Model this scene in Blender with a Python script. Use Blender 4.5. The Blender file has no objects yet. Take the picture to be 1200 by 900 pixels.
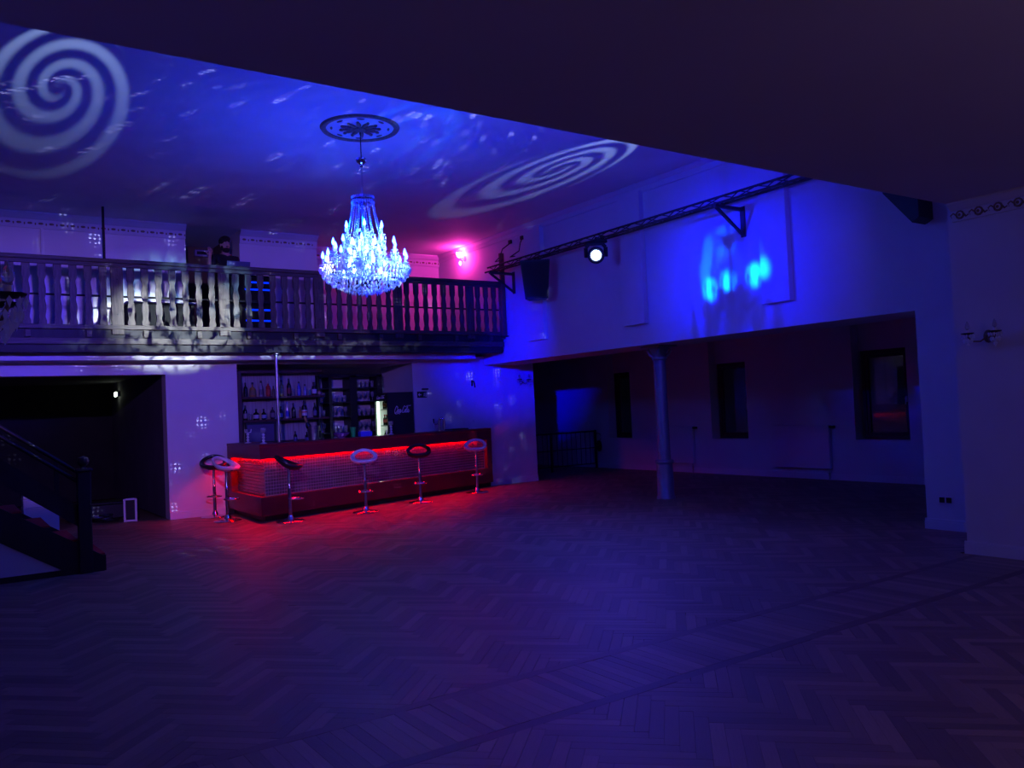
import bpy, math, random
import numpy as np
from mathutils import Vector, Matrix
random.seed(7)
PI = math.pi
SC = bpy.context.scene
COL = SC.collection

# ------------------------------------------------------------------ camera, world, exposure
CAM_POS = np.array([0.0, 0.0, 1.55]); FPX = 970.0
RC = np.array([[0.8257811429725711, -0.5622271955176465, -0.04456550831389902],
               [0.020401710583932142, -0.04918817241336587, 0.9985811403686146],
               [0.5636215699528928, 0.8255186880470938, 0.029148268710874302]])
cam_d = bpy.data.cameras.new('camera'); cam = bpy.data.objects.new('camera', cam_d); COL.objects.link(cam)
cam_d.sensor_width = 36.0; cam_d.lens = FPX / 1200.0 * 36.0; cam_d.clip_start = 0.05; cam_d.clip_end = 200
cam.matrix_world = Matrix(((RC[0][0], RC[1][0], -RC[2][0], CAM_POS[0]), (RC[0][1], RC[1][1], -RC[2][1], CAM_POS[1]),
                           (RC[0][2], RC[1][2], -RC[2][2], CAM_POS[2]), (0, 0, 0, 1)))
SC.camera = cam
W = bpy.data.worlds.new('world'); SC.world = W; W.use_nodes = True
W.node_tree.nodes['Background'].inputs[0].default_value = (0.02, 0.025, 0.06, 1)
W.node_tree.nodes['Background'].inputs[1].default_value = 0.03
SC.view_settings.view_transform = 'Standard'; SC.view_settings.look = 'None'
SC.view_settings.exposure = 0.0; SC.view_settings.gamma = 1.0; SC.view_settings.use_curve_mapping = False
cy = SC.cycles
cy.max_bounces = 7; cy.diffuse_bounces = 4; cy.glossy_bounces = 4; cy.transmission_bounces = 6; cy.transparent_max_bounces = 8
cy.caustics_reflective = False; cy.caustics_refractive = False; cy.sample_clamp_indirect = 2.0
cy.use_denoising = True; cy.use_light_tree = True

# ------------------------------------------------------------------ lights
class NT:
    """small helper to write light / material node trees"""
    def __init__(s, tree): s.t = tree; s.n = tree.nodes; s.l = tree.links
    def new(s, typ, **kw):
        n = s.n.new(typ)
        for k, v in kw.items(): setattr(n, k, v)
        return n
    def put(s, sock, v):
        if isinstance(v, bpy.types.NodeSocket): s.l.new(v, sock)
        else: sock.default_value = v
    def m(s, op, a, b=0.0, c=None):
        n = s.new('ShaderNodeMath', operation=op); s.put(n.inputs[0], a); s.put(n.inputs[1], b)
        if c is not None: s.put(n.inputs[2], c)
        return n.outputs[0]
    def v(s, op, a, b=(0, 0, 0)):
        n = s.new('ShaderNodeVectorMath', operation=op); s.put(n.inputs[0], a); s.put(n.inputs[1], b); return n
    def ss(s, x, lo, hi):
        n = s.new('ShaderNodeMapRange', interpolation_type='SMOOTHSTEP'); s.put(n.inputs[0], x)
        n.inputs[1].default_value = lo; n.inputs[2].default_value = hi; return n.outputs[0]

def gobo_plane(t, half):
    tc = t.new('ShaderNodeTexCoord'); sp = t.new('ShaderNodeSeparateXYZ'); t.l.new(tc.outputs['Normal'], sp.inputs[0])
    k = 1.0 / math.tan(half)
    u = t.m('MULTIPLY', t.m('DIVIDE', sp.outputs[0], sp.outputs[2]), k)
    w = t.m('MULTIPLY', t.m('DIVIDE', sp.outputs[1], sp.outputs[2]), k)
    return u, w
def gobo_spiral(arms, turns, phase, hand=1):
    def f(t, half):
        u, w = gobo_plane(t, half)
        r = t.m('SQRT', t.m('ADD', t.m('MULTIPLY', u, u), t.m('MULTIPLY', w, w)))
        th = t.m('ARCTAN2', w, u)
        a = t.m('ADD', t.m('MULTIPLY', th, float(arms * hand)), t.m('MULTIPLY', t.m('POWER', r, 0.75), turns * 2 * PI))
        s = t.m('SINE', t.m('ADD', a, phase))
        band = t.ss(s, -0.8, 1.0)
        edge = t.m('SUBTRACT', 1.0, t.ss(r, 0.9, 1.0))
        core = t.ss(r, 0.02, 0.2)
        return t.m('MULTIPLY', t.m('MULTIPLY', band, edge), core)
    return f
def gobo_stars(scale, R, dens):
    def f(t, half):
        u, w = gobo_plane(t, half)
        cb = t.new('ShaderNodeCombineXYZ'); t.put(cb.inputs[0], u); t.put(cb.inputs[1], w)
        v1 = t.new('ShaderNodeTexVoronoi'); v1.inputs['Scale'].default_value = scale; t.l.new(cb.outputs[0], v1.inputs['Vector'])
        sc = t.new('ShaderNodeSeparateColor'); t.l.new(v1.outputs['Color'], sc.inputs[0])
        on = t.m('MULTIPLY', t.m('GREATER_THAN', sc.outputs[0], 1 - dens), t.m('POWER', sc.outputs[1], 2.0))
        clus = t.m('SUBTRACT', 1.0, t.ss(v1.outputs['Distance'], R * 0.5, R))
        v2 = t.new('ShaderNodeTexVoronoi'); v2.inputs['Scale'].default_value = scale * 5.4
        v2.inputs['Randomness'].default_value = 0.25; t.l.new(cb.outputs[0], v2.inputs['Vector'])
        dots = t.m('SUBTRACT', 1.0, t.ss(v2.outputs['Distance'], 0.2, 0.38))
        return t.m('MULTIPLY', t.m('MULTIPLY', on, clus), dots)
    return f
def gobo_shimmer(scale, lo, hi, sx=1.0, wl=1.0):
    def f(t, half):
        u, w = gobo_plane(t, half)
        cb = t.new('ShaderNodeCombineXYZ'); t.put(cb.inputs[0], t.m('MULTIPLY', u, sx)); t.put(cb.inputs[1], w)
        n = t.new('ShaderNodeTexNoise'); n.inputs['Scale'].default_value = scale; n.inputs['Detail'].default_value = 2.5
        n.inputs['Distortion'].default_value = 0.7; t.l.new(cb.outputs[0], n.inputs['Vector'])
        r = t.m('SQRT', t.m('ADD', t.m('MULTIPLY', u, u), t.m('POWER', t.m('DIVIDE', w, wl), 2.0)))
        return t.m('MULTIPLY', t.ss(n.outputs[0], lo, hi), t.m('SUBTRACT', 1.0, t.ss(r, 0.55, 1.0)))
    return f
def gobo_shutter(left, right, low, high, soft=0.08):      # barn doors: limits in tangents of the angle off the axis
    def f(t, half):
        u, w = gobo_plane(t, half); k = math.tan(half); x = t.m('MULTIPLY', u, -k); y = t.m('MULTIPLY', w, -k)
        a = t.m('MULTIPLY', t.ss(x, left - soft, left + soft), t.m('SUBTRACT', 1.0, t.ss(x, right - soft, right + soft)))
        return t.m('MULTIPLY', a, t.m('MULTIPLY', t.ss(y, low - soft / 2, low + soft / 2), t.m('SUBTRACT', 1.0, t.ss(y, high - soft / 2, high + soft / 2))))
    return f
def gobo_pool(t, half):
    u, w = gobo_plane(t, half)
    r = t.m('SQRT', t.m('ADD', t.m('MULTIPLY', u, u), t.m('MULTIPLY', w, w)))
    cb = t.new('ShaderNodeCombineXYZ'); t.put(cb.inputs[0], t.m('MULTIPLY', u, 5.0)); t.put(cb.inputs[1], t.m('MULTIPLY', w, 1.3))
    n = t.new('ShaderNodeTexNoise'); n.inputs['Scale'].default_value = 1.6; n.inputs['Detail'].default_value = 3.0; t.l.new(cb.outputs[0], n.inputs['Vector'])
    base = t.m('POWER', t.m('MAXIMUM', t.m('SUBTRACT', 1.0, r), 0.0), 2.2)
    sc = math.tan(half) / math.tan(math.radians(7.5)); u = t.m('MULTIPLY', u, sc); w = t.m('MULTIPLY', w, sc); r = t.m('MULTIPLY', r, sc)
    band = t.m('MULTIPLY', t.ss(r, 0.12, 0.3), t.m('SUBTRACT', 1.0, t.ss(r, 0.50, 0.60)))
    up = t.m('SUBTRACT', 1.0, t.ss(w, 0.0, 0.14))
    streak = t.m('MULTIPLY', t.m('MULTIPLY', band, up), t.ss(n.outputs[0], 0.46, 0.60))
    tot = t.m('ADD', t.m('MULTIPLY', base, 1.8), t.m('MULTIPLY', streak, 1.5))
    for a, b in ((0.26, 0.117), (0.02, 0.06), (-0.32, 0.03), (-0.50, 0.0)):
        dd = t.m('SQRT', t.m('ADD', t.m('POWER', t.m('SUBTRACT', u, a), 2.0), t.m('POWER', t.m('MULTIPLY', t.m('SUBTRACT', w, b), 0.75), 2.0)))
        tot = t.m('ADD', tot, t.m('MULTIPLY', t.m('SUBTRACT', 1.0, t.ss(dd, 0.01, 0.13)), 9.0 if a > -0.4 else 4.0))
    mc = t.new('ShaderNodeMix', data_type='RGBA'); t.put(mc.inputs[0], t.ss(tot, 0.9, 5.0)); mc.inputs[6].default_value = (0.0, 0.003, 1, 1); mc.inputs[7].default_value = (0.0, 0.13, 1, 1)
    return tot, mc.outputs[2]
def spot(name, loc, target, watts, color, angle, blend=0.3, radius=0.05, gobo=None, roll=0.0):
    d = bpy.data.lights.new(name, 'SPOT'); o = bpy.data.objects.new(name, d); COL.objects.link(o)
    d.energy = watts; d.color = color; d.spot_size = math.radians(angle); d.spot_blend = blend; d.shadow_soft_size = radius
    z = (Vector(loc) - Vector(target)).normalized()
    q = z.to_track_quat('Z', 'Y'); o.rotation_mode = 'QUATERNION'; o.rotation_quaternion = q @ Matrix.Rotation(roll, 3, 'Z').to_quaternion(); o.location = loc
    if gobo:
        d.shadow_soft_size = 0.0; d.use_nodes = True
        t = NT(d.node_tree); em = t.n.get('Emission') or t.new('ShaderNodeEmission')
        em.inputs[0].default_value = (1, 1, 1, 1)
        g = gobo(t, math.radians(angle) / 2)
        if isinstance(g, tuple): t.put(em.inputs[0], g[1]); g = g[0]; d.shadow_soft_size = radius; d.use_soft_falloff = True
        t.put(em.inputs[1], g)
    return o
def point(name, loc, watts, color, radius=0.05):
    d = bpy.data.lights.new(name, 'POINT'); o = bpy.data.objects.new(name, d); COL.objects.link(o)
    d.energy = watts; d.color = color; d.shadow_soft_size = radius; o.location = loc
    return o
BLUE = (0.015, 0.02, 1.0)
# moving heads on the hall side of the arch: ceiling wash and projected spirals
spot('light_ceiling_wash', (4.4, 4.4, 3.35), (4.2, 8.6, 4.97), 260, (0.004, 0.008, 1.0), 120, 0.9, 0.1)
spot('light_spiral', (1.0, 4.3, 3.3), (1.0, 9.3, 4.97), 950, (0.36, 0.54, 1.0), 15.5, 0.05, 0, gobo_spiral(2, 3.7, 0.6, 1))
spot('light_spiral', (7.35, 4.3, 3.3), (7.35, 9.35, 4.97), 950, (0.36, 0.54, 1.0), 15.5, 0.05, 0, gobo_spiral(2, 3.9, 2.2, 1))
spot('light_spiral', (4.6, 4.3, 3.3), (4.7, 9.2, 4.97), 500, (0.0, 0.16, 1.0), 16, 0.05, 0, gobo_spiral(2, 2.4, 1.2, 1))
# purple wash over the gallery and the bar wall
spot('light_gallery_wash', (0.8, 4.5, 3.4), (2.8, 15, 3.6), 900, (0.36, 0.16, 1.0), 90, 0.0, 0, gobo_shutter(-0.45, 0.42, -0.38, 0.115, 0.06))
spot('light_hall_wash', (6.2, 4.6, 3.6), (8.6, 9.6, 3.2), 225, (0.03, 0.015, 1.0), 100, 1.0, 0.1)
# blue beam through the chandelier on to the right wall, and a blue beam into the corner by the gallery
spot('light_pool', (-0.7, 10.3, 4.4), (9.03, 7.75, 3.25), 9000, (1.0, 1.0, 1.0), 24, 0.0, 0.045, gobo_pool)
spot('light_corner_beam', (1.0, 4.5, 3.4), (9.2, 13.9, 2.75), 11000, (0.0, 0.0, 1.0), 15, 1.0, 0.08)
spot('light_rail_beam', (0.9, 4.5, 3.4), (1.0, 13.4, 3.2), 2200, (0.01, 0.01, 1.0), 15, 1.0, 0.06)
# star projector
spot('light_star_projector', (4.2, 4.45, 3.5), (3.7, 14.5, 3.5), 6500, (0.42, 0.46, 1.0), 74, 0.1, 0, gobo_stars(22, 0.40, 0.85))
# added spots, noise masks imitating crystal-scattered light on the gallery front
spot('light_shimmer_stand_in', (3.3, 5.2, 3.4), (3.05, 13.4, 3.15), 8000, (0.8, 0.95, 1.0), 18, 0.0, 0, gobo_shimmer(6.0, 0.36, 0.55, 1.3, 0.58))
spot('light_shimmer_stand_in', (4.6, 5.2, 3.4), (4.2, 13.7, 2.72), 2500, (0.5, 0.65, 1.0), 46, 0.0, 0, gobo_shimmer(16, 0.46, 0.66, 1.3, 0.055))
# white-blue beam that sets the chandelier glowing
spot('light_chandelier_beam', (4.9, 4.5, 3.35), (4.13, 9.02, 3.42), 6500, (0.28, 0.66, 1.0), 11.5, 0.9, 0.05)
# truss lamp, aimed down into the hall
spot('light_truss_head', (8.32, 9.75, 3.86), (3.0, 5.5, 0.0), 290, (0.07, 0.05, 1.0), 120, 1.0, 0.07)
# added dim fill light behind the camera, not a known lamp
point('light_back_fill', (4.2, -0.6, 2.6), 33, (0.42, 0.26, 0.56), 0.2)

# ------------------------------------------------------------------ helpers
def ray(x, y): return RC.T @ np.array([(x - 600) / FPX, -(y - 450) / FPX, 1.0])
def at(x, y, ax, val):
    d = ray(x, y); t = (val - CAM_POS[ax]) / d[ax]; return CAM_POS + t * d
def pix(p):
    c = RC @ (np.array(p, float) - CAM_POS); return 600 + FPX * c[0] / c[2], 450 - FPX * c[1] / c[2], c[2]

class MB:
    def __init__(s): s.v = []; s.f = []; s.uv = None
    def add(s, vs, fs):
        b = len(s.v); s.v += [tuple(map(float, p)) for p in vs]; s.f += [tuple(b + i for i in f) for f in fs]; return s
    def box(s, x0, x1, y0, y1, z0, z1, ch=0.0):
        if x1 < x0: x0, x1 = x1, x0
        if y1 < y0: y0, y1 = y1, y0
        if z1 < z0: z0, z1 = z1, z0
        if ch <= 0:
            return s.add([(x0, y0, z0), (x1, y0, z0), (x1, y1, z0), (x0, y1, z0), (x0, y0, z1), (x1, y0, z1), (x1, y1, z1), (x0, y1, z1)],
                         [(3, 2, 1, 0), (4, 5, 6, 7), (0, 1, 5, 4), (1, 2, 6, 5), (2, 3, 7, 6), (3, 0, 4, 7)])
        c = min(ch, (x1 - x0) / 2.1, (y1 - y0) / 2.1, (z1 - z0) / 2.1)
        vs = []; 
        for (zz, ins) in ((z0, c), (z0 + c, 0), (z1 - c, 0), (z1, c)):
            a0, a1, b0, b1 = x0 + ins, x1 - ins, y0 + ins, y1 - ins
            k = c * (0.0 if ins else 1.0)
            vs += [(a0 + k, b0, zz), (a1 - k, b0, zz), (a1, b0 + k, zz), (a1, b1 - k, zz), (a1 - k, b1, zz), (a0 + k, b1, zz), (a0, b1 - k, zz), (a0, b0 + k, zz)]
        fs = [tuple(range(7, -1, -1)), tuple(range(24, 32))]
        for L in range(3):
            for i in range(8):
                j = (i + 1) % 8; fs.append((L * 8 + i, L * 8 + j, L * 8 + 8 + j, L * 8 + 8 + i))
        return s.add(vs, fs)
    def bar(s, p, q, w, h=None, up=(0, 0, 1)):
        p = Vector(p); q = Vector(q); h = w if h is None else h
        d = (q - p).normalized(); u = Vector(up)
        if abs(d.dot(u)) > 0.98: u = Vector((1, 0, 0))
        a = d.cross(u).normalized(); b = a.cross(d).normalized()
        vs = [e + a * (sx * w / 2) + b * (sy * h / 2) for e in (p, q) for sx, sy in ((-1, -1), (1, -1), (1, 1), (-1, 1))]
        return s.add(vs, [(3, 2, 1, 0), (4, 5, 6, 7), (0, 1, 5, 4), (1, 2, 6, 5), (2, 3, 7, 6), (3, 0, 4, 7)])
    def tube(s, pts, r, n=8, cap=True):
        pts = [Vector(p) for p in pts]; rr = r if isinstance(r, (list, tuple)) else [r] * len(pts)
        vs = []; ref = None
        for i, p in enumerate(pts):
            d = (pts[min(i + 1, len(pts) - 1)] - pts[max(i - 1, 0)]).normalized()
            if ref is None or abs(ref.dot(d)) > 0.99: ref = Vector((0, 0, 1)) if abs(d.z) < 0.9 else Vector((1, 0, 0))
            a = d.cross(ref).normalized(); b = d.cross(a).normalized(); ref = b.cross(d) * 1.0 if False else ref
            vs += [p + (a * math.cos(2 * PI * k / n) + b * math.sin(2 * PI * k / n)) * rr[i] for k in range(n)]
        fs = [(i * n + k, i * n + (k + 1) % n, (i + 1) * n + (k + 1) % n, (i + 1) * n + k) for i in range(len(pts) - 1) for k in range(n)]
        if cap: fs += [tuple(range(n - 1, -1, -1)), tuple((len(pts) - 1) * n + k for k in range(n))]
        return s.add(vs, fs)
    def lathe(s, prof, c=(0, 0, 0), n=24, a0=0.0, cap=True):
        vs = [(c[0] + r * math.cos(a0 + 2 * PI * k / n), c[1] + r * math.sin(a0 + 2 * PI * k / n), c[2] + z) for r, z in prof for k in range(n)]
        fs = [(i * n + k, i * n + (k + 1) % n, (i + 1) * n + (k + 1) % n, (i + 1) * n + k) for i in range(len(prof) - 1) for k in range(n)]
        if cap:
            if prof[0][0] > 1e-6: fs.append(tuple(range(n - 1, -1, -1)))
            if prof[-1][0] > 1e-6: fs.append(tuple((len(prof) - 1) * n + k for k in range(n)))
        return s.add(vs, fs)
    def prism(s, poly, z0, z1):
        n = len(poly)
        vs = [(x, y, z0) for x, y in poly] + [(x, y, z1) for x, y in poly]
        return s.add(vs, [tuple(range(n - 1, -1, -1)), tuple(range(n, 2 * n))] + [(i, (i + 1) % n, n + (i + 1) % n, n + i) for i in range(n)])
    def prism_y(s, poly, y0, y1):            # outline in x,z
        n = len(poly)
        vs = [(x, y0, z) for x, z in poly] + [(x, y1, z) for x, z in poly]
        return s.add(vs, [tuple(range(n)), tuple(range(2 * n - 1, n - 1, -1))] + [(i, n + i, n + (i + 1) % n, (i + 1) % n) for i in range(n)])
    def prism_x(s, poly, x0, x1):            # outline in y,z
        n = len(poly)
        vs = [(x0, y, z) for y, z in poly] + [(x1, y, z) for y, z in poly]
        return s.add(vs, [tuple(range(n - 1, -1, -1)), tuple(range(n, 2 * n))] + [(i, (i + 1) % n, n + (i + 1) % n, n + i) for i in range(n)])
    def ell(s, c, rx, ry, rz, n=12, m=8):
        prof = [(math.sin(PI * i / m), -math.cos(PI * i / m)) for i in range(m + 1)]
        vs = [(c[0] + rx * r * math.cos(2 * PI * k / n), c[1] + ry * r * math.sin(2 * PI * k / n), c[2] + rz * z) for r, z in prof for k in range(n)]
        fs = [(i * n + k, i * n + (k + 1) % n, (i + 1) * n + (k + 1) % n, (i + 1) * n + k) for i in range(m) for k in range(n)]
        return s.add(vs, fs)
    def torus(s, c, R, r, n=24, m=8, axis='z', arc=2 * PI, a0=0.0):
        full = abs(arc - 2 * PI) < 1e-6; N = n if full else n + 1
        vs = []
        for i in range(N):
            a = a0 + arc * i / n
            for j in range(m):
                b = 2 * PI * j / m; x = (R + r * math.cos(b)) * math.cos(a); y = (R + r * math.cos(b)) * math.sin(a); z = r * math.sin(b)
                p = {'z': (x, y, z), 'y': (x, z, y), 'x': (z, x, y)}[axis]
                vs.append((c[0] + p[0], c[1] + p[1], c[2] + p[2]))
        fs = [(i * m + j, ((i + 1) % N) * m + j, ((i + 1) % N) * m + (j + 1) % m, i * m + (j + 1) % m) for i in range(n) for j in range(m)]
        return s.add(vs, fs)
    def build(s, name, m, parent=None, smooth=False, shift=None):
        me = bpy.data.meshes.new(name)
        sh = shift if shift is not None else (0, 0, 0)
        me.from_pydata([(x - sh[0], y - sh[1], z - sh[2]) for x, y, z in s.v], [], s.f); me.update()
        if m: me.materials.append(m)
        if smooth:
            me.polygons.foreach_set('use_smooth', [True] * len(me.polygons))
            try: me.set_sharp_from_angle(angle=math.radians(40))
            except Exception: pass
        o = bpy.data.objects.new(name, me); COL.objects.link(o)
        if parent: o.parent = parent
        return o
def thing(name, label, cat, loc=(0, 0, 0), rz=0.0, group=None):
    o = bpy.data.objects.new(name, None); COL.objects.link(o); o.empty_display_size = 0.1
    o.location = loc; o.rotation_euler = (0, 0, rz); o['label'] = label; o['category'] = cat
    if group: o['group'] = group
    return o
def tag(o, label, cat, group=None):
    o['label'] = label; o['category'] = cat
    if group: o['group'] = group
    return o
def struct(name, mb, m, label=None, smooth=False):
    o = mb.build(name, m, None, smooth); o['kind'] = 'structure'
    o['label'] = label or name.replace('_', ' '); o['category'] = SETCAT(name)
    return o
def SETCAT(n):
    for k in ('wall', 'floor', 'ceiling', 'window', 'door', 'baseboard', 'trim'):
        if n.startswith(k): return k
    return n.split('_')[-1].split('.')[0]
def dup(o, parent=None):
    c = o.copy(); COL.objects.link(c)
    if parent: c.parent = parent
    for ch in list(o.children): dup(ch, c)
    return c

# ------------------------------------------------------------------ materials
def mat(name, col, rough=0.5, metal=0.0, var=0.0, vscale=3.0, bump=0.0, bscale=40.0, stretch=(1, 1, 1), col2=None, emit=None, estr=0.0, trans=0.0, ior=1.45, alpha=1.0, spec=0.5):
    m = bpy.data.materials.new(name); m.use_nodes = True; t = NT(m.node_tree); b = t.n['Principled BSDF']
    b.inputs['Roughness'].default_value = rough; b.inputs['Metallic'].default_value = metal
    b.inputs['Base Color'].default_value = (*col, 1); b.inputs['IOR'].default_value = ior
    b.inputs['Specular IOR Level'].default_value = spec
    if trans: b.inputs['Transmission Weight'].default_value = trans
    if emit: b.inputs['Emission Color'].default_value = (*emit, 1); b.inputs['Emission Strength'].default_value = estr
    if var or bump or col2:
        tc = t.new('ShaderNodeTexCoord'); mp = t.new('ShaderNodeMapping'); mp.inputs['Scale'].default_value = stretch
        t.l.new(tc.outputs['Object'], mp.inputs[0])
        if var or col2:
            n = t.new('ShaderNodeTexNoise'); n.inputs['Scale'].default_value = vscale; n.inputs['Detail'].default_value = 5
            t.l.new(mp.outputs[0], n.inputs['Vector'])
            r = t.new('ShaderNodeValToRGB'); c2 = col2 or tuple(max(0, c * (1 - var)) for c in col)
            r.color_ramp.elements[0].position = 0.32; r.color_ramp.elements[0].color = (*c2, 1)
            r.color_ramp.elements[1].position = 0.68; r.color_ramp.elements[1].color = (*col, 1)
            t.l.new(n.outputs[0], r.inputs[0]); t.l.new(r.outputs[0], b.inputs['Base Color'])
        if bump:
            n2 = t.new('ShaderNodeTexNoise'); n2.inputs['Scale'].default_value = bscale; n2.inputs['Detail'].default_value = 4
            t.l.new(mp.outputs[0], n2.inputs['Vector'])
            bp = t.new('ShaderNodeBump'); bp.inputs['Strength'].default_value = bump; bp.inputs['Distance'].default_value = 0.01
            t.l.new(n2.outputs[0], bp.inputs['Height']); t.l.new(bp.outputs[0], b.inputs['Normal'])
    return m
def emis(name, col, strength):
    m = bpy.data.materials.new(name); m.use_nodes = True; t = NT(m.node_tree)
    t.n.remove(t.n['Principled BSDF']); e = t.new('ShaderNodeEmission'); e.inputs[0].default_value = (*col, 1); e.inputs[1].default_value = strength
    t.l.new(e.outputs[0], t.n['Material Output'].inputs[0]); return m
M = {}
M['plaster'] = mat('plaster', (0.72, 0.70, 0.70), 0.75, var=0.08, vscale=1.5, bump=0.06, bscale=30)
M['plaster_low'] = mat('plaster_low_ceiling', (0.68, 0.66, 0.66), 0.85, var=0.05, vscale=1.0, bump=0.04)
M['paint'] = mat('white_gloss_paint', (0.74, 0.73, 0.74), 0.45, var=0.04, vscale=4)
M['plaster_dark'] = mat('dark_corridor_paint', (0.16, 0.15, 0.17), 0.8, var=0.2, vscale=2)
M['relief'] = mat('gilded_relief', (0.30, 0.20, 0.13), 0.6, var=0.4, vscale=30)
M['black_wood'] = mat('black_stained_wood', (0.022, 0.018, 0.02), 0.62, var=0.4, vscale=8, stretch=(1, 1, 0.2), bump=0.1, bscale=60)
M['rail_wood'] = mat('weathered_brown_wood', (0.115, 0.085, 0.065), 0.55, var=0.6, vscale=9, stretch=(6, 6, 0.7), bump=0.2, bscale=40)
M['rail_wood_h'] = mat('weathered_brown_wood_lengthwise', (0.10, 0.075, 0.06), 0.55, var=0.6, vscale=9, stretch=(0.5, 6, 6), bump=0.2, bscale=40)
M['chrome'] = mat('chrome', (0.75, 0.75, 0.78), 0.12, 1.0)
M['steel'] = mat('brushed_steel', (0.5, 0.5, 0.52), 0.35, 1.0, var=0.2, vscale=20)
M['iron'] = mat('painted_cast_iron', (0.30, 0.31, 0.33), 0.42, 0.3, var=0.2, vscale=6)
M['black_metal'] = mat('black_metal', (0.025, 0.025, 0.028), 0.5, 0.4, var=0.3, vscale=10)
M['truss'] = mat('dark_truss_metal', (0.07, 0.055, 0.065), 0.5, 0.5, var=0.3, vscale=10)
M['rust_post'] = mat('red_brown_post', (0.16, 0.06, 0.05), 0.6, var=0.3, vscale=10)
M['black_plastic'] = mat('black_plastic', (0.018, 0.018, 0.02), 0.45, var=0.2, vscale=30)
M['black_mesh'] = mat('black_speaker_grille', (0.012, 0.012, 0.013), 0.7, bump=0.4, bscale=300)
M['red_lam'] = mat('crimson_laminate', (0.17, 0.012, 0.026), 0.4, var=0.12, vscale=4)
M['grout'] = mat('pale_grout', (0.42, 0.40, 0.41), 0.8, var=0.1, vscale=20)
M['mosaic'] = mat('mirror_mosaic_glass', (0.30, 0.27, 0.30), 0.2, 0.6, var=0.35, vscale=7)
M['carpet'] = mat('red_stair_carpet', (0.42, 0.03, 0.035), 0.95, var=0.3, vscale=60, bump=0.4, bscale=300)
M['white_shell'] = mat('white_moulded_plastic', (0.72, 0.71, 0.75), 0.3, var=0.03)
M['black_shell'] = mat('black_moulded_plastic', (0.015, 0.014, 0.016), 0.28, var=0.1)
M['white_board'] = mat('white_painted_board', (0.66, 0.65, 0.68), 0.6, var=0.05, vscale=3)
def crystal_mat():
    m = bpy.data.materials.new('cut_crystal'); m.use_nodes = True; t = NT(m.node_tree); b = t.n['Principled BSDF']
    b.inputs['Base Color'].default_value = (0.9, 0.94, 0.98, 1); b.inputs['Roughness'].default_value = 0.08; b.inputs['IOR'].default_value = 1.6
    tr = t.new('ShaderNodeBsdfTranslucent'); tr.inputs[0].default_value = (0.95, 0.97, 1, 1)
    mx = t.new('ShaderNodeMixShader'); mx.inputs[0].default_value = 0.5; t.l.new(b.outputs[0], mx.inputs[1]); t.l.new(tr.outputs[0], mx.inputs[2])
    t.l.new(mx.outputs[0], t.n['Material Output'].inputs[0]); return m
M['crystal'] = crystal_mat()
M['glass'] = mat('clear_glass', (0.85, 0.9, 0.95), 0.05, 0.0, trans=0.75, ior=1.45)
M['night'] = mat('night_window_glass', (0.6, 0.65, 0.7), 0.03, 0.0, trans=0.9, ior=1.5, spec=0.8)
M['window_wood'] = mat('dark_window_wood', (0.03, 0.024, 0.022), 0.5, var=0.3, vscale=9)
M['socket'] = mat('black_socket_insert', (0.01, 0.01, 0.012), 0.4)
M['radiator'] = mat('white_enamel', (0.70, 0.69, 0.70), 0.35, var=0.03)
M['skin'] = mat('skin', (0.50, 0.30, 0.22), 0.55, var=0.15, vscale=10)
M['hair'] = mat('dark_brown_hair', (0.018, 0.012, 0.010), 0.7, bump=0.5, bscale=90)
M['tshirt'] = mat('black_cotton', (0.014, 0.014, 0.016), 0.9, bump=0.2, bscale=40)
M['jeans'] = mat('dark_denim', (0.03, 0.035, 0.06), 0.9, bump=0.2, bscale=80)
M['cloth_black'] = mat('black_table_cloth', (0.010, 0.010, 0.012), 0.95, bump=0.2, bscale=20)
M['olive'] = mat('olive_wall_paint', (0.17, 0.13, 0.09), 0.85, var=0.15, vscale=2)
M['stripe_panel'] = mat('ribbed_back_bar_panel', (0.42, 0.40, 0.43), 0.5, var=0.45, vscale=6, stretch=(9, 1, 0.25))
M['shelf_wood'] = mat('dark_red_brown_shelf', (0.07, 0.02, 0.03), 0.5, var=0.3, vscale=10)
M['dark_shelf'] = mat('near_black_shelf', (0.015, 0.013, 0.016), 0.5, var=0.3, vscale=10)
M['led_red'] = emis('red_led', (1.0, 0.0, 0.0), 1)
M['bulb'] = emis('chandelier_bulb', (0.004, 0.021, 1.0), 1)
M['core_fill_glow'] = emis('core_fill_emission', (0.26, 0.68, 1.0), 40)  # added glow that brightens the chandelier core
M['lens'] = emis('stage_lamp_lens', (0.35, 0.5, 1.0), 12)
M['pink'] = emis('pink_bulb_glass', (1.0, 0.04, 0.5), 1)
M['fridge_led'] = emis('fridge_led', (0.72, 1.0, 0.78), 11)
M['blue_led'] = emis('blue_led', (0.0, 0.02, 1.0), 2.2)
M['emergency'] = emis('emergency_lamp_glass', (0.85, 1.0, 0.75), 4)
def setE(m, s):
    for n in M[m].node_tree.nodes:
        if n.type == 'EMISSION': n.inputs[1].default_value = s
setE('led_red', 100.0); setE('bulb', 280.0); setE('pink', 160.0)

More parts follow.
